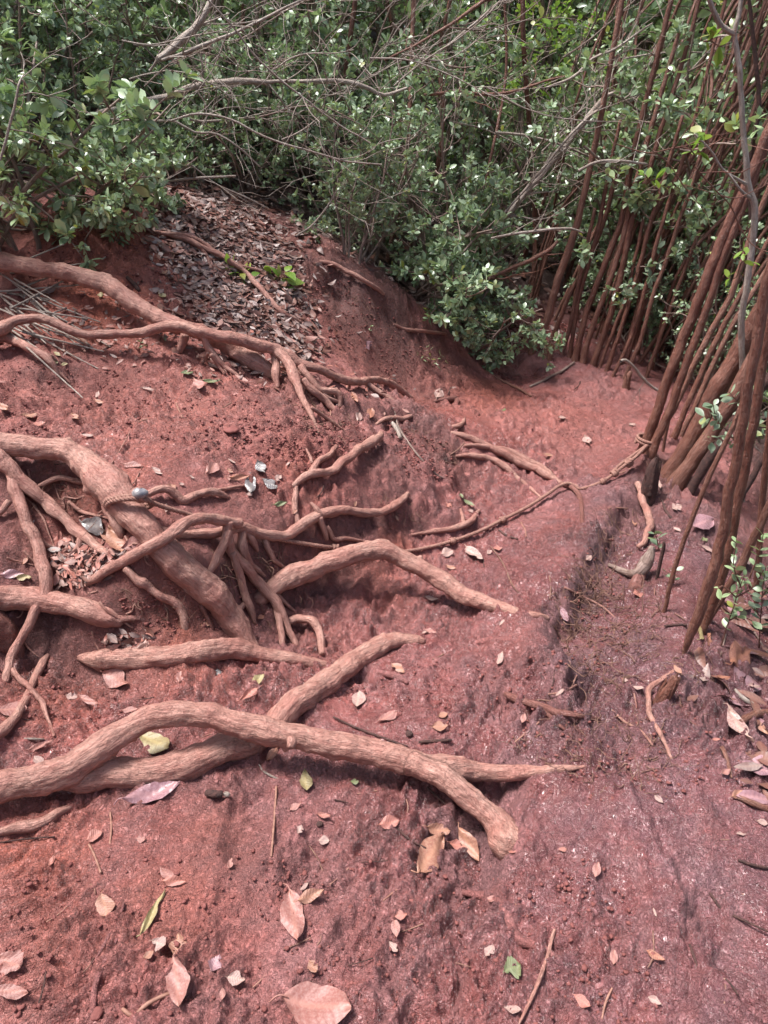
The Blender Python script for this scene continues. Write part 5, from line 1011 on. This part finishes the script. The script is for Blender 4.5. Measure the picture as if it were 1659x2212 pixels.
# scattered small leaves on plateau and slopes, one object each
q = np.random.RandomState(21)
SMALL = [leaf_data(200+i, c, s_, w=w_, curl=.1, stalk=.1 if i % 2 else 0, k=6) for i, (c, s_, w_) in enumerate([('pink','lance',.22),('tan','lance',.2),('pale','obovate',.28),('mudl','obovate',.3),('pale','lance',.16),('brown','lance',.24)])]
n_ = 0
while n_ < 55:
    u, v = q.uniform(0, 1500), q.uniform(700, 2200)
    if v < 780 and u > 800: continue
    if v < 760+max(0, u-700)*.25: continue
    zone = q.uniform()
    if (v > 1300 or u > 900) and zone < .55: continue
    L = q.uniform(9, 24)*(.75+v/1800); n_ += 1; i = q.randint(6)
    lay('fallen_leaf', SMALL[i], u, v, L, q.uniform(0, 360), roll=q.uniform(-15, 15), label='little '+['pink','tan','off-white','muddy','pale narrow','brown'][i]+' leaf scrap scattered on the red earth', group='little '+['pink','tan','off-white','muddy','pale narrow','brown'][i]+' leaf scraps')
# ------------------------------------------------------------------ leaf litter (uncountable)
def in_poly(u, v, P):
    c = np.zeros(len(u), bool)
    for i in range(len(P)):
        x1, y1 = P[i]; x2, y2 = P[i-1]; c ^= ((y1 > v) != (y2 > v)) & (u < (x2-x1)*(v-y1)/(y2-y1+1e-9)+x1)
    return c
def litter(name, label, P2, n_, size, seed, mats=('pink', 'brown', 'pale'), soft=0, cam_poly=None):
    q = np.random.RandomState(seed); uv = P2; T = leaf_template(4, 'lance', .25, .5, .22); mb = MB()
    p = at(uv[:, 0], uv[:, 1], 0) if cam_poly is None else uv
    N = normal_at(p[:, 0], p[:, 1], .04); a = q.uniform(0, 2*math.pi, len(p)); D = np.stack([np.cos(a), np.sin(a), q.normal(size=len(p))*.28], 1); D = D-N*(D*N).sum(1)[:, None]*.8
    s = size*q.uniform(.25, 1.7, len(p)); V, Q = T; X = norm(np.cross(D, N+q.normal(size=(len(p), 3))*.45)); D = norm(D); NN = np.cross(X, D); flip = np.where(q.uniform(size=len(p)) < .5, 1, -1)[:, None, None]
    cz = q.uniform(-.5, 1.5, len(p))[:, None, None]
    W = p[:, None, :]+N[:, None, :]*q.uniform(.002, .022, len(p))[:, None, None]+(V[None, :, 0:1]*X[:, None, :]*q.uniform(.6, 1.3, len(p))[:, None, None]+(V[None, :, 1:2]-.5)*D[:, None, :]+V[None, :, 2:3]*cz*flip*NN[:, None, :])*s[:, None, None]
    QQ = Q[None]+(np.arange(len(p))*len(V))[:, None, None]; mi = q.randint(0, len(mats), len(p))
    mb.add(W.reshape(-1, 3), QQ.reshape(-1, 4), np.tile(V, (len(p), 1)), 0); mb.M[-1] = np.repeat(mi, len(Q)); mb.R[-1] = np.repeat(q.uniform(0, 1, len(p)), len(V))
    return tag(link(name, mb.mesh(name, [DL[m] if m in DL else M[m] for m in mats])), label, 'leaf litter', kind='stuff')
DL['lgrey'] = dead_leaf('litter_grey_leaf', (.13, .085, .078), (.25, .18, .165), mud=.1); DL['lbrown'] = dead_leaf('litter_brown_leaf', (.10, .048, .038), (.19, .095, .075), mud=.2); DL['lpale'] = dead_leaf('litter_pale_leaf', (.28, .21, .20), (.42, .34, .32), mud=.1); DL['lrose'] = dead_leaf('litter_rose_leaf', (.26, .13, .11), (.36, .20, .17), mud=.1)
q = np.random.RandomState(31)
def scatter(poly, n_, seed, fade=0):
    q = np.random.RandomState(seed); P = np.array(poly, float); out = []
    while sum(len(o_) for o_ in out) < n_:
        u = q.uniform(P[:, 0].min(), P[:, 0].max(), 4000); v = q.uniform(P[:, 1].min(), P[:, 1].max(), 4000); m = in_poly(u, v, poly); out.append(np.stack([u[m]+q.normal(size=m.sum())*fade, v[m]+q.normal(size=m.sum())*fade], 1))
    return np.vstack(out)[:n_]
litter('leaf_litter', 'thick drift of grey-brown dead leaves spilling down the bank', np.vstack([scatter([(310,380),(480,380),(560,440),(620,520),(640,600),(650,700),(560,690),(480,650),(410,600),(385,540),(330,480)], 4600, 1, 34),
   scatter([(400,600),(560,690),(660,720),(700,790),(620,790),(480,700),(380,640)], 900, 2, 34)]), 0, .038, 1, ('lgrey', 'lbrown', 'lgrey', 'lrose', 'lbrown', 'lgrey', 'lbrown', 'lpale'))
litter('leaf_litter', 'thin sprinkling of leaf scraps at the foot of the bank and roots', np.vstack([scatter([(0,620),(200,640),(480,700),(640,760),(900,840),(860,880),(600,830),(380,800),(0,760)], 520, 3, 12), scatter([(120,1170),(300,1190),(200,1260),(120,1270)], 330, 4, 8), scatter([(240,1370),(330,1360),(330,1400),(240,1400)], 60, 5, 6)]), 0, .026, 2, ('lgrey', 'mudl', 'lrose', 'lbrown'))
pp = []
q = np.random.RandomState(8)
while len(pp) < 9000:
    x = q.uniform(-5, 4.2); y = q.uniform(3, 8.5)
    if y > np.interp(x, [-3, -1.9, -1.2, -.6, -.1, .35, .8, 1.2, 1.8, 2.4, 4], [3.6, 3.7, 4.0, 4.2, 4.15, 4.4, 4.75, 4.85, 4.6, 3.8, 3.0])+.05: pp.append((x, y, ground(x, y)[0]))
litter('leaf_litter', 'dead leaves carpeting the shaded ground under the bushes', np.array(pp), 0, .065, 3, ('lgrey', 'lbrown', 'lpale', 'lbrown'), cam_poly=1)
litter('leaf_litter', 'purple-brown leaf litter at the right edge beyond the near stems', scatter([(1540,1260),(1700,1240),(1700,1800),(1620,1700),(1560,1560),(1520,1420)], 80, 6, 30), 0, .07, 4, ('lbrown', 'lbrown', 'purple', 'lbrown', 'lbrown', 'lgrey'))
# ------------------------------------------------------------------ twigs and sticks on the ground
def twig(label, pts_, mat='sand', name='twig', group=None, lift=.5, forks=0):
    P, R = path([(u, v, r) for u, v, r in pts_], mat_lift=lift+.6, step=.008); _rs[0] += 1; mb = MB(); mb.tube(wander(P, R, .5, _rs[0]), R, 7, rnd=.2, rough=.12, seed=_rs[0])
    return tag(link(name, mb.mesh(name, M[mat])), label, 'twig', group)
TW = [([(1120,2212,3),(1150,2150,4.5),(1175,2090,4.5),(1198,2010,4)], 'root', 'long straight reddish stick standing out in the bottom right foreground'),
 ([(586,1850,2.2),(592,1780,2.6),(597,1700,2.6)], 'sand', 'thin upright twig below the big root at centre left'),
 ([(235,1835,2),(240,1790,2.4),(238,1755,2)], 'sand', 'short dark twig standing in the left foreground'),(  [(218,1885,2.4),(205,1850,2.6),(192,1825,2.6)], 'sand', 'short slanting twig left of the short dark one'),
 ([(0,1820,1.6),(60,1812,2),(118,1808,1.6)], 'dark', 'thin dark twig lying below the low root at left'),
 ([(200,2080,0.1),(215,2060,3),(245,2010,5),(262,1970,4),(268,1950,2)], 'mud', 'mud-coated twig half buried in the lower left'),
 ([(265,2180,4),(290,2195,5),(320,2170,5),(370,2145,4),(395,2140,3)], 'sand', 'twig at the bottom edge left of the biggest leaf'),
 ([(83,2170,2),(95,2130,2.2),(100,2100,1.8)], 'dark', 'short dark twig near the crumpled leaves at the bottom left'),
 ([(720,1548,2),(770,1572,2.6),(845,1600,2.6),(880,1612,2)], 'dark', 'long dark twig just above the big forked root'),
 ([(922,1700,2.2),(950,1725,2.5),(975,1750,2)], 'dark', 'dark twig slanting through the angle under the root fork'),
 ([(840,1770,1.8),(880,1810,2.2),(920,1832,2)], 'dark', 'thin twig left of the three tan leaves'),
 ([(828,1945,1.8),(860,1920,2.2),(895,1898,1.6)], 'sand', 'bent twig below the long tan leaf'),
 ([(560,1652,2),(572,1668,2.4),(605,1685,1.8)], 'pale', 'small curved pale twig under the crossing roots'),
 ([(905,1603,3),(940,1601,4),(975,1599,3)], 'dark', 'stubby dark twig on the path above the big root'),
 ([(1112,1603,1.6),(1140,1580,2.2),(1165,1560,1.8)], 'sand', 'short reddish twig on the path below the dark jagged root'),
 ([(1535,1930,3),(1560,1965,3.2),(1600,1985,2.8),(1659,2012,2.2)], 'dark', 'dark curved twig in the right foreground'),
 ([(1595,1858,3),(1625,1868,3.4),(1665,1876,3)], 'dark', 'straight dark stick at the right edge of the foreground'),
 ([(1490,2040,2.4),(1500,2070,3),(1505,2085,1.6)], 'dark', 'short dark twig in the lower right mud'),([(1568,2115,2.4),(1585,2135,3),(1595,2150,1.6)], 'dark', 'very short dark twig at the far lower right'),
 ([(1410,2010,1.6),(1412,2060,2),(1400,2090,1.4)], 'rhair', 'wiry twig standing in the lower right mud'),([(1300,2200,2),(1310,2160,2.6),(1325,2130,2)], 'sand', 'small twig at the bottom edge right of centre'),
 ([(985,2080,1),(1050,2150,1.6),(1055,2100,1.2)][::2], 'rhair', 'thin straw beside the mottled green leaf'),
 ([(1145,835,2.6),(1180,818,3.2),(1215,800,3),(1240,783,2.4)], 'twig', 'pale stick lying across the top of the trail'),
 ([(1040,798,1.5),(1080,820,2.4),(1120,840,2.8),(1148,855,1.8)], 'trunkn', 'thin stick on the left edge of the far trail'),
 ([(852,890,1.6),(862,925,2.2),(900,980,2),(940,1022,1.6),(965,1035,1)], 'twig', 'long pale twig draped down the slope above the rope'),
 ([(848,915,4),(856,925,5),(864,945,4)], 'pale', 'small white broken wood chip on the plateau edge'),
 ([(290,915,1.6),(325,902,2),(362,890,1.5)], 'sand', 'thin twig on the plateau'),([(380,870,1.4),(386,885,1.8),(394,902,1.4)], 'sand', 'short thin twig on the plateau right of the other'),
 ([(0,880,1.6),(25,876,2),(45,868,1.6)], 'sand', 'thin twig on the plateau at the left edge'),
 ([(1120,1300-20,0.1),(1105,1260,1.6),(1085,1215,1.6),(1060,1180,1)], 'rhair', 'wiry dark root thread on the path under the rope'),
 ([(1078,1145,2),(1095,1158,3),(1118,1165,2.4)], 'dark', 'dark clod-like twig under the rope'),([(1316,1098,1.6),(1335,1097,2),(1356,1099,1.6)], 'sand', 'small twig on the path before the ledge'),
 ([(164,722,5),(180,735,6),(192,748,5)], 'brownl', 'short thick mud-brown stick on the upper slope'),
 ([(275,600,4),(288,613,5),(300,628,4)], 'dark', 'short brown stick beside the thick upper root'),
 ([(195,1598,2.5),(215,1600,3.5),(236,1604,2.5)], 'dark', 'small brown stick left of the root arch'),([(52,1596,2),(75,1597,3),(95,1597,2)], 'pale', 'small pale stick at the left above the forked root'),
 ([(445,1714,7),(460,1716,9),(478,1716,8)], 'dark', 'stubby broken bark piece under the crossing roots'),([(484,1715,5),(490,1716,6),(494,1718,5)], 'pale', 'pale lichen chip beside the stubby bark piece'),
 ([(1580,1680,3),(1570,1640,5),(1560,1615,5)], 'trunkn', 'stick under the long pale leaf at the right edge'),([(1600,1560,7),(1630,1545,9),(1665,1540,9)], 'trunkn', 'thick stick lying at the right edge behind the pale leaf'),
 ([(1588,1490,3),(1605,1510,5),(1635,1530,5.5),(1665,1565,5)], 'pale', 'crooked pale stick curving off the right edge'),([(1590,1720,5),(1620,1732,7),(1670,1750,7)], 'trunkn', 'brown stick running off the right edge in the lower right'),
 ([(1435,1352,2),(1460,1350,3),(1484,1351,3)], 'dark', 'dark stick lying left of the near stems'),([(1430,1100-20,2),(1440,1105,3),(1455,1122,2.4)], 'dark', 'dark twig behind the stump on the wet ledge'),
 ([(1555,1420,1.2),(1572,1380,2),(1590,1320,2),(1620,1340,1.6),(1665,1420,1.4)][::2], 'twig', 'thin twig over the leaf litter at the right edge'),
 ([(0,630,2),(60,640,3),(120,650,2)], 'pale', 'pale stick in the twig pile at the left edge')]
M['brownl'] = M['sand']
for L, m, lab in TW: twig(lab, L, m)
q = np.random.RandomState(4)
for i in range(26):
    x0, y0 = q.uniform(-20, 60), q.uniform(575, 720); a = q.uniform(.1, .9)*(1 if i % 4 else -.6); Ln = q.uniform(90, 240)
    twig('bleached thin stick in the pile at the left edge below the thick upper root', [(x0+Ln*t*math.cos(a), y0+Ln*t*math.sin(a), 2.4-1.0*t) for t in (0, .35, .7, 1)], 'pale', group='bleached sticks piled at the left edge', lift=1.5+(i % 7)*2.2)
for i in range(60):
    u, v = q.uniform(0, 1640), q.uniform(780, 2200)
    if v < 900 and u > 1350: continue
    a = q.uniform(0, 3.14); Ln = q.uniform(14, 55)*(.4+v/2200)
    twig('tiny dark twig bit scattered on the red soil', [(u+Ln*t*math.cos(a)+3*math.sin(t*5), v+Ln*t*math.sin(a), 1.5-.5*t) for t in (0, .5, 1)], ('dark', 'sand', 'rhair')[i % 3], group='tiny twig bits scattered on the soil')
# ------------------------------------------------------------------ fine root hairs, soil crumbs (uncountable)
def hairs(label, zones_, seed):
    q = np.random.RandomState(seed); mb = MB()
    for (poly, n_, L, r, hang) in zones_:
        uv = scatter(poly, n_, q.randint(1000)); P = at(uv[:, 0], uv[:, 1]); NN = normal_at(P[:, 0], P[:, 1])
        for p, nv in zip(P, NN):
            d = norm(nv*.25+q.normal(size=3)*np.array([1, 1, .2])+np.array([0, 0, -hang])); l = L*q.uniform(.4, 1.6); k = 7; pts_ = [p+nv*.001]; c = p.copy()
            for j in range(k):
                d = norm(d+q.normal(size=3)*.38+np.array([0, 0, -hang*.2])); c = c+d*l/k; g = lookup(BASE, c[0], c[1]); c[2] = max(c[2], g+.0025) if hang < .5 else max(c[2], g-.002); pts_.append(c.copy())
            mb.tube(catmull(np.array(pts_), .012), np.linspace(r*1.35*q.uniform(.5, 1.5), r*.4, len(catmull(np.array(pts_), .012))), 4, cap=False, rnd=q.uniform(0, 1))
    return tag(link('root_hairs', mb.mesh('root_hairs', M['rhair'])), label, 'root hairs', kind='stuff')
hairs('fine wiry root hairs hanging from the cut faces and ledge', [([(1230,1210),(1330,1110),(1390,1120),(1380,1200),(1300,1330),(1230,1400),(1200,1380)], 150, .10, .0010, .3), ([(1200,1270),(1350,1240),(1450,1330),(1350,1500),(1230,1480)], 170, .12, .0012, 0), ([(1080,1560),(1300,1540),(1500,1600),(1400,1720),(1150,1660)], 110, .07, .0011, 0),
  ([(590,790),(700,820),(760,900),(740,950),(660,930),(620,870)], 90, .10, .0012, .5), ([(820,1080),(900,1070),(900,1130),(840,1120)], 40, .05, .0009, .5), ([(440,1220),(640,1170),(720,1200),(640,1330),(480,1340)], 90, .07, .0011, .4), ([(250,1270),(470,1260),(460,1330),(280,1350)], 50, .06, .001, .5),
  ([(640,610),(800,640),(900,720),(960,790),(860,740),(720,660)], 90, .06, .0009, .6), ([(60,1010),(220,1030),(220,1120),(80,1100)], 50, .07, .001, .3), ([(880,900),(960,960),(1010,1010),(960,1000),(860,930)], 50, .05, .001, .5), ([(1420,1400),(1560,1400),(1540,1560),(1440,1560)], 50, .06, .001, 0), ([(1400,990),(1480,1010),(1460,1090),(1390,1080)], 50, .05, .001, .3)], 5)
def crumbs(label, zones_, seed, mat='crumb'):
    q = np.random.RandomState(seed); mb = MB(); g = (1+5**.5)/2
    V0 = norm(np.array([(x, y, z) for x in (-1, 0, 1) for y in (-1, 0, 1) for z in (-1, 0, 1) if (x, y, z) != (0, 0, 0) and abs(x)+abs(y)+abs(z) != 2 or False], float))
    # rounded box of 24 quads
    P = []; Qd = []; r = (-1, 0, 1); idx = {}
    def vid(a):
        if a not in idx: idx[a] = len(P); P.append(a)
        return idx[a]
    for ax in range(3):
        for s in (-1, 1):
            for i in (-1, 0):
                for j in (-1, 0):
                    c = [];
                    for di, dj in ((0, 0), (1, 0), (1, 1), (0, 1)):
                        a = [0, 0, 0]; a[ax] = s; a[(ax+1) % 3] = i+di; a[(ax+2) % 3] = j+dj; c.append(vid(tuple(a)))
                    Qd.append(c if s > 0 else c[::-1])
    V = norm(np.array(P, float)); Qd = np.array(Qd)
    for (poly, n_, sz) in zones_:
        uv = scatter(poly, n_, q.randint(1000), 6); C = at(uv[:, 0], uv[:, 1])
        for c in C:
            s = sz*q.uniform(.25, 1)**3*1.15+.0009; W = V*(1+q.normal(size=(len(V), 1))*.2)*np.array([q.uniform(.7, 1.3), q.uniform(.7, 1.3), q.uniform(.5, .9)])*s; a = q.uniform(0, 6); R = np.array([[math.cos(a), -math.sin(a), 0], [math.sin(a), math.cos(a), 0], [0, 0, 1]])
            mb.add(W@R.T+c+np.array([0, 0, s*.15]), Qd, None, q.uniform(0, .7))
    return tag(link('soil_crumbs', mb.mesh('soil_crumbs', M[mat])), label, 'soil crumbs', kind='stuff')
crumbs('loose crumbs and clods of red soil scattered over the slopes', [([(0,780),(600,830),(760,900),(700,1010),(300,960),(0,930)], 1500, .005), ([(540,900),(760,900),(820,960),(640,1030),(500,960)], 800, .005), ([(60,460),(330,500),(560,700),(300,680),(60,600)], 500, .007), ([(640,560),(800,640),(900,740),(1000,800),(850,830),(700,720)], 800, .005),
  ([(820,900),(960,960),(1000,1050),(880,1020)], 500, .005), ([(200,1380),(500,1340),(560,1390),(200,1400)], 300, .004), ([(0,1440),(200,1440),(400,1560),(100,1600)], 400, .004), ([(0,1850),(1300,1850),(1500,2212),(0,2212)], 1500, .004), ([(700,1450),(1200,1400),(1200,1620),(800,1560)], 500, .004), ([(1100,1550),(1500,1500),(1659,1700),(1200,1750)], 350, .004), ([(250,1290),(640,1200),(560,1360),(300,1360)], 500, .005), ([(1220,1200),(1400,1130),(1350,1480),(1200,1440)], 500, .005),
  ([(900,800),(1300,840),(1350,960),(950,900)], 500, .004)], 3)
def stone(label, u, v, r, mat='crumb', sq=.6, cat='clod', name='clod'):
    q = np.random.RandomState(int(u)); p = at(u, v)[0]; rr = r/F*proj(p)[2]; V, Q, G = tube(np.array([[-.8, 0, 0], [-.3, 0, 0], [.3, .05, 0], [.8, 0, 0]])*rr, np.array([.7, 1, .95, .6])*rr, 12); V = V*np.array([1, 1, sq]); V = V*(1+.18*noise3(V/rr*1.3+u, 3)[:, None]+.08*noise3(V/rr*4, 4)[:, None])
    o = link(name, mk_mesh(name, V, Q, M[mat], attrs={'grain': ('FLOAT_VECTOR', G), 'rnd': ('FLOAT', np.full(len(V), .2))}), None, p+np.array([0, 0, rr*.15])); o.rotation_euler = (0, 0, q.uniform(0, 3)); return tag(o, label, cat)
stone('round pale-red clod sitting on the plateau', 560, 952, 10); stone('flat pale stone in the plateau soil', 499, 930, 17, 'crumb', .3, 'stone', 'stone'); stone('round reddish stone in the orange patch of the bank', 232, 505, 8); stone('small stone low on the orange bank', 232, 505+48, 5, cat='stone', name='stone')
stone('brown seed-like nub on the path right of the crossing roots', 884, 1585, 8, 'dark'); stone('dark clod near the bottom of the picture', 640, 2165, 14, 'crumb'); stone('small dark stone in the foreground right of the thin twig', 690, 1780, 8, 'dark', cat='stone', name='stone'); stone('round stone buried at the bottom left', 205, 2190, 16, 'crumb', .4, 'stone', 'stone')
# stumps
def stump(label, pl, mat, jag=.25):
    P, R = trunk_pts(pl, 0); base = P[1].copy(); CC = catmull(np.hstack([P-base, R[:, None]]), .006); V, Q, G = tube(CC[:, :3], CC[:, 3], 20, rough=.16, seed=9, cap=True)
    mb = MB(); q = np.random.RandomState(len(label)); top = CC[-1, :3]; S = G[:, 2]/G[:, 2].max(); a = np.arctan2(G[:, 1], G[:, 0]); V = V+norm(CC[-1, :3]-CC[0, :3])*(np.clip(S-.7, 0, 1)/.3*(np.sin(a*3)+.6*np.sin(a*7+1))*jag*CC[-1, 3])[:, None]
    mb.add(V, Q, G, .3); dr = norm(CC[-1, :3]-CC[0, :3]); k_ = int(len(CC)*.45)
    for i in range(9):
        a0 = q.uniform(0, 6.28); off = np.array([math.cos(a0), math.sin(a0), 0])*CC[k_, 3]*.75; Ls = q.uniform(.5, 1.25)*np.linalg.norm(CC[-1, :3]-CC[k_, :3]); s0 = CC[k_, :3]+off; E = catmull(np.array([s0-dr*.02, s0+dr*Ls*.5+off*.1, s0+dr*Ls+off*q.uniform(-.3, .5)]), .006)
        mb.tube(E, np.linspace(CC[k_, 3]*.42, .0012, len(E)), 6, rnd=.3, rough=.3, seed=i)
    o = link('stump', mb.mesh('stump', M[mat]), None, base); return tag(o, label, 'stump')
stump('dark rotten jagged stump at the head of the ledge, left of the thick trunks', [(1398,1078,17),(1402,1050,16),(1407,1025,13),(1413,1002,9),(1416,992,3)], 'dark', .9)
stump('short broken reddish stump slanting out of the right bank', [(1432,1512,15),(1442,1495,14),(1452,1480,12),(1459,1468,10)], 'trunk', .5)
stump('tiny stump with torn bark at the top end of the trail', [(1186,775,7),(1190,758,6),(1193,742,4)], 'trunkn', .4)
stump('splintered root stump at the far right of the trail', [(1352,838,8),(1356,818,7),(1362,805,4)], 'trunkn', .6)
# ------------------------------------------------------------------ seedlings
def seedling(label, stems, mat='leafB', size=None, name='seedling', cat='seedling', leaves=None, group=None, y=None, wood='trunkn', cl=2, T=None):
    """stems: picture polylines in one plane at the depth of the first point; leaves in pairs along them"""
    q = np.random.RandomState(int(stems[0][0][0])); b = at(stems[0][0][0], stems[0][0][1])[0] if y is None else at_y(stems[0][0][0], stems[0][0][1], y)
    o = link(name, None, None, b); tag(o, label, cat, group); wm = MB(); LP = []; LD = []
    for S in stems:
        P = np.array([at_y(u, v, b[1]+(s_[0] if s_ else 0)) for u, v, *s_ in S])-b; C = catmull(P, .01); C = wander(C, np.full(len(C), .003), .8, len(LP)); wm.tube(C, np.linspace(.0026, .0011, len(C)), 6, rnd=.2)
        n_ = max(2, int(np.linalg.norm(P[-1]-P[0])/.028))
        for i in range(n_):
            t = .3+.7*i/(n_-1); j = min(int(t*(len(C)-1)), len(C)-2); tg = norm(C[j+1]-C[j]); a0 = q.uniform(0, 3.14); e1 = norm(np.cross(tg, [.2, .9, .3])); e2 = np.cross(tg, e1)
            for c in range(cl+(i == n_-1)): a = a0+c*2*math.pi/cl; LP.append(C[j]); LD.append(tg*.5+e1*math.cos(a)+e2*math.sin(a))
    mb = MB(); put_leaves(mb, LP, LD, size, q, up=1.0, mi=0, T=T or leaf_template(5, 'obovate', .1, .1, .27)); link('stem', wm.mesh('stem', M[wood]), o); link('leaves', mb.mesh('leaves', M[mat]), o); return o
seedling('seedling with fresh lime leaves at the right edge under the near stems', [[(1556,1400),(1575,1340),(1590,1290),(1610,1240)],[(1590,1290),(1625,1270),(1650,1230)],[(1575,1340),(1600,1330),(1630,1345)],[(1600,1270),(1585,1220),(1590,1165)],[(1590,1290),(1560,1265),(1545,1280)],[(1620,1250),(1640,1190),(1650,1150)]], 'leafL', .034)
seedling('dark leafy shoot in front of the right edge trunks, low down', [[(1640,1400),(1645,1300),(1655,1220)],[(1640,1330),(1620,1310),(1600,1320)],[(1645,1290),(1660,1270),(1690,1240)]], 'leafA', .036)
seedling('spray of blue-green leaves in front of the thick leaning trunks', [[(1600,970),(1570,930),(1540,905),(1515,900)],[(1585,945),(1560,945),(1530,960)],[(1560,925),(1545,900),(1540,870)],[(1600,960),(1610,900),(1575,845)],[(1610,940),(1640,920),(1665,900)]], 'leafA', .042, y=2.35, cat='shoot')
seedling('small shoot with three leaves by the splintered spur on the ledge', [[(1424,1190),(1418,1160),(1412,1150)]], 'leafA', .042)
seedling('green sprig between the sapling and the dark stick on the ledge', [[(1455,1260),(1458,1240),(1462,1225)],[(1457,1250),(1440,1235)]], 'leafB', .028)
seedling('lime seedling with drooping leaves on the leaf-covered bank', [[(520,600),(515,585),(505,575),(490,570)],[(515,590),(530,590),(545,600)],[(516,588),(522,610),(528,630)]], 'leafY', .085, T=leaf_template(5, 'lance', .1, .4, .25))
seedling('second lime seedling right of the first on the leaf-covered bank', [[(600,610),(610,592),(622,585)],[(612,592),(620,610),(622,640)],[(606,600),(590,590),(580,588)]], 'leafY', .085, T=leaf_template(5, 'lance', .1, .4, .25))
seedling('tiny seedling on the bare red bank face', [[(798,718),(800,710),(803,702)]], 'leafB', .022); seedling('grassy tuft on the foot of the bank below the drooping bush', [[(925,790),(915,770),(900,765)],[(928,790),(930,765),(925,745)],[(930,790),(945,775),(955,765)],[(935,792),(950,785),(965,780)]], 'leafL', .035, name='grass_tuft', cat='grass', T=leaf_template(5, 'lance', .1, .5, .07))
seedling('small green sprig at the foot of the orange bank', [[(300,760),(302,745),(305,735)],[(301,752),(318,745)]], 'leafB', .018); seedling('tiny green sprig under the wavy root', [[(345,735),(350,725),(362,728)]], 'leafB', .018)
seedling('dark drooping shoot with bright leaf tips at the upper right', [[(1520,90),(1535,88),(1548,95),(1560,100)],[(1535,88),(1540,80),(1530,72)]], 'leafY', .05, y=2.5, cat='shoot'); seedling('olive shoot hanging in the thicket at the right', [[(1400,395),(1410,388),(1425,385)],[(1405,392),(1395,380),(1385,372)]], 'leafY', .045, y=3.0, cat='shoot')
seedling('bright shoot in front of the thick trunks at the right', [[(1600,570),(1612,560),(1625,568)],[(1600,570),(1590,600),(1570,600)],[(1612,560),(1608,545),(1600,540)]], 'leafY', .045, y=2.6, cat='shoot')
seedling('olive shoot high in the thicket beside the pale trunk', [[(1495,340),(1505,330),(1520,325)],[(1500,335),(1490,320),(1492,310)],[(1525,310),(1520,290),(1510,285)]], 'leafY', .045, y=2.8, cat='shoot'); seedling('lime shoot with a yellow leaf at the top centre right', [[(1150,60),(1160,45),(1175,35)],[(1155,55),(1180,60),(1210,62)],[(1160,70),(1150,90),(1130,95)]], 'leafY', .05, y=4.4, cat='shoot')
for (u, v, lab) in ((1450,165,'upper'), (1320,395,'lower')): seedling('white-tipped leafy sprig at the '+lab+' edge of the bleached dead wood', [[(u, v), (u+12, v-15), (u+20, v-35)], [(u+5, v-8), (u-12, v-20)]], 'leafL', .05, y=4.2, cat='shoot')
seedling('single red leaf pair on the upper left bush', [[(150,352),(158,360),(166,372)],[(166,372),(176,395),(180,405)]], 'redl' if 0 else 'leafL', .02, y=3.0, cat='shoot')
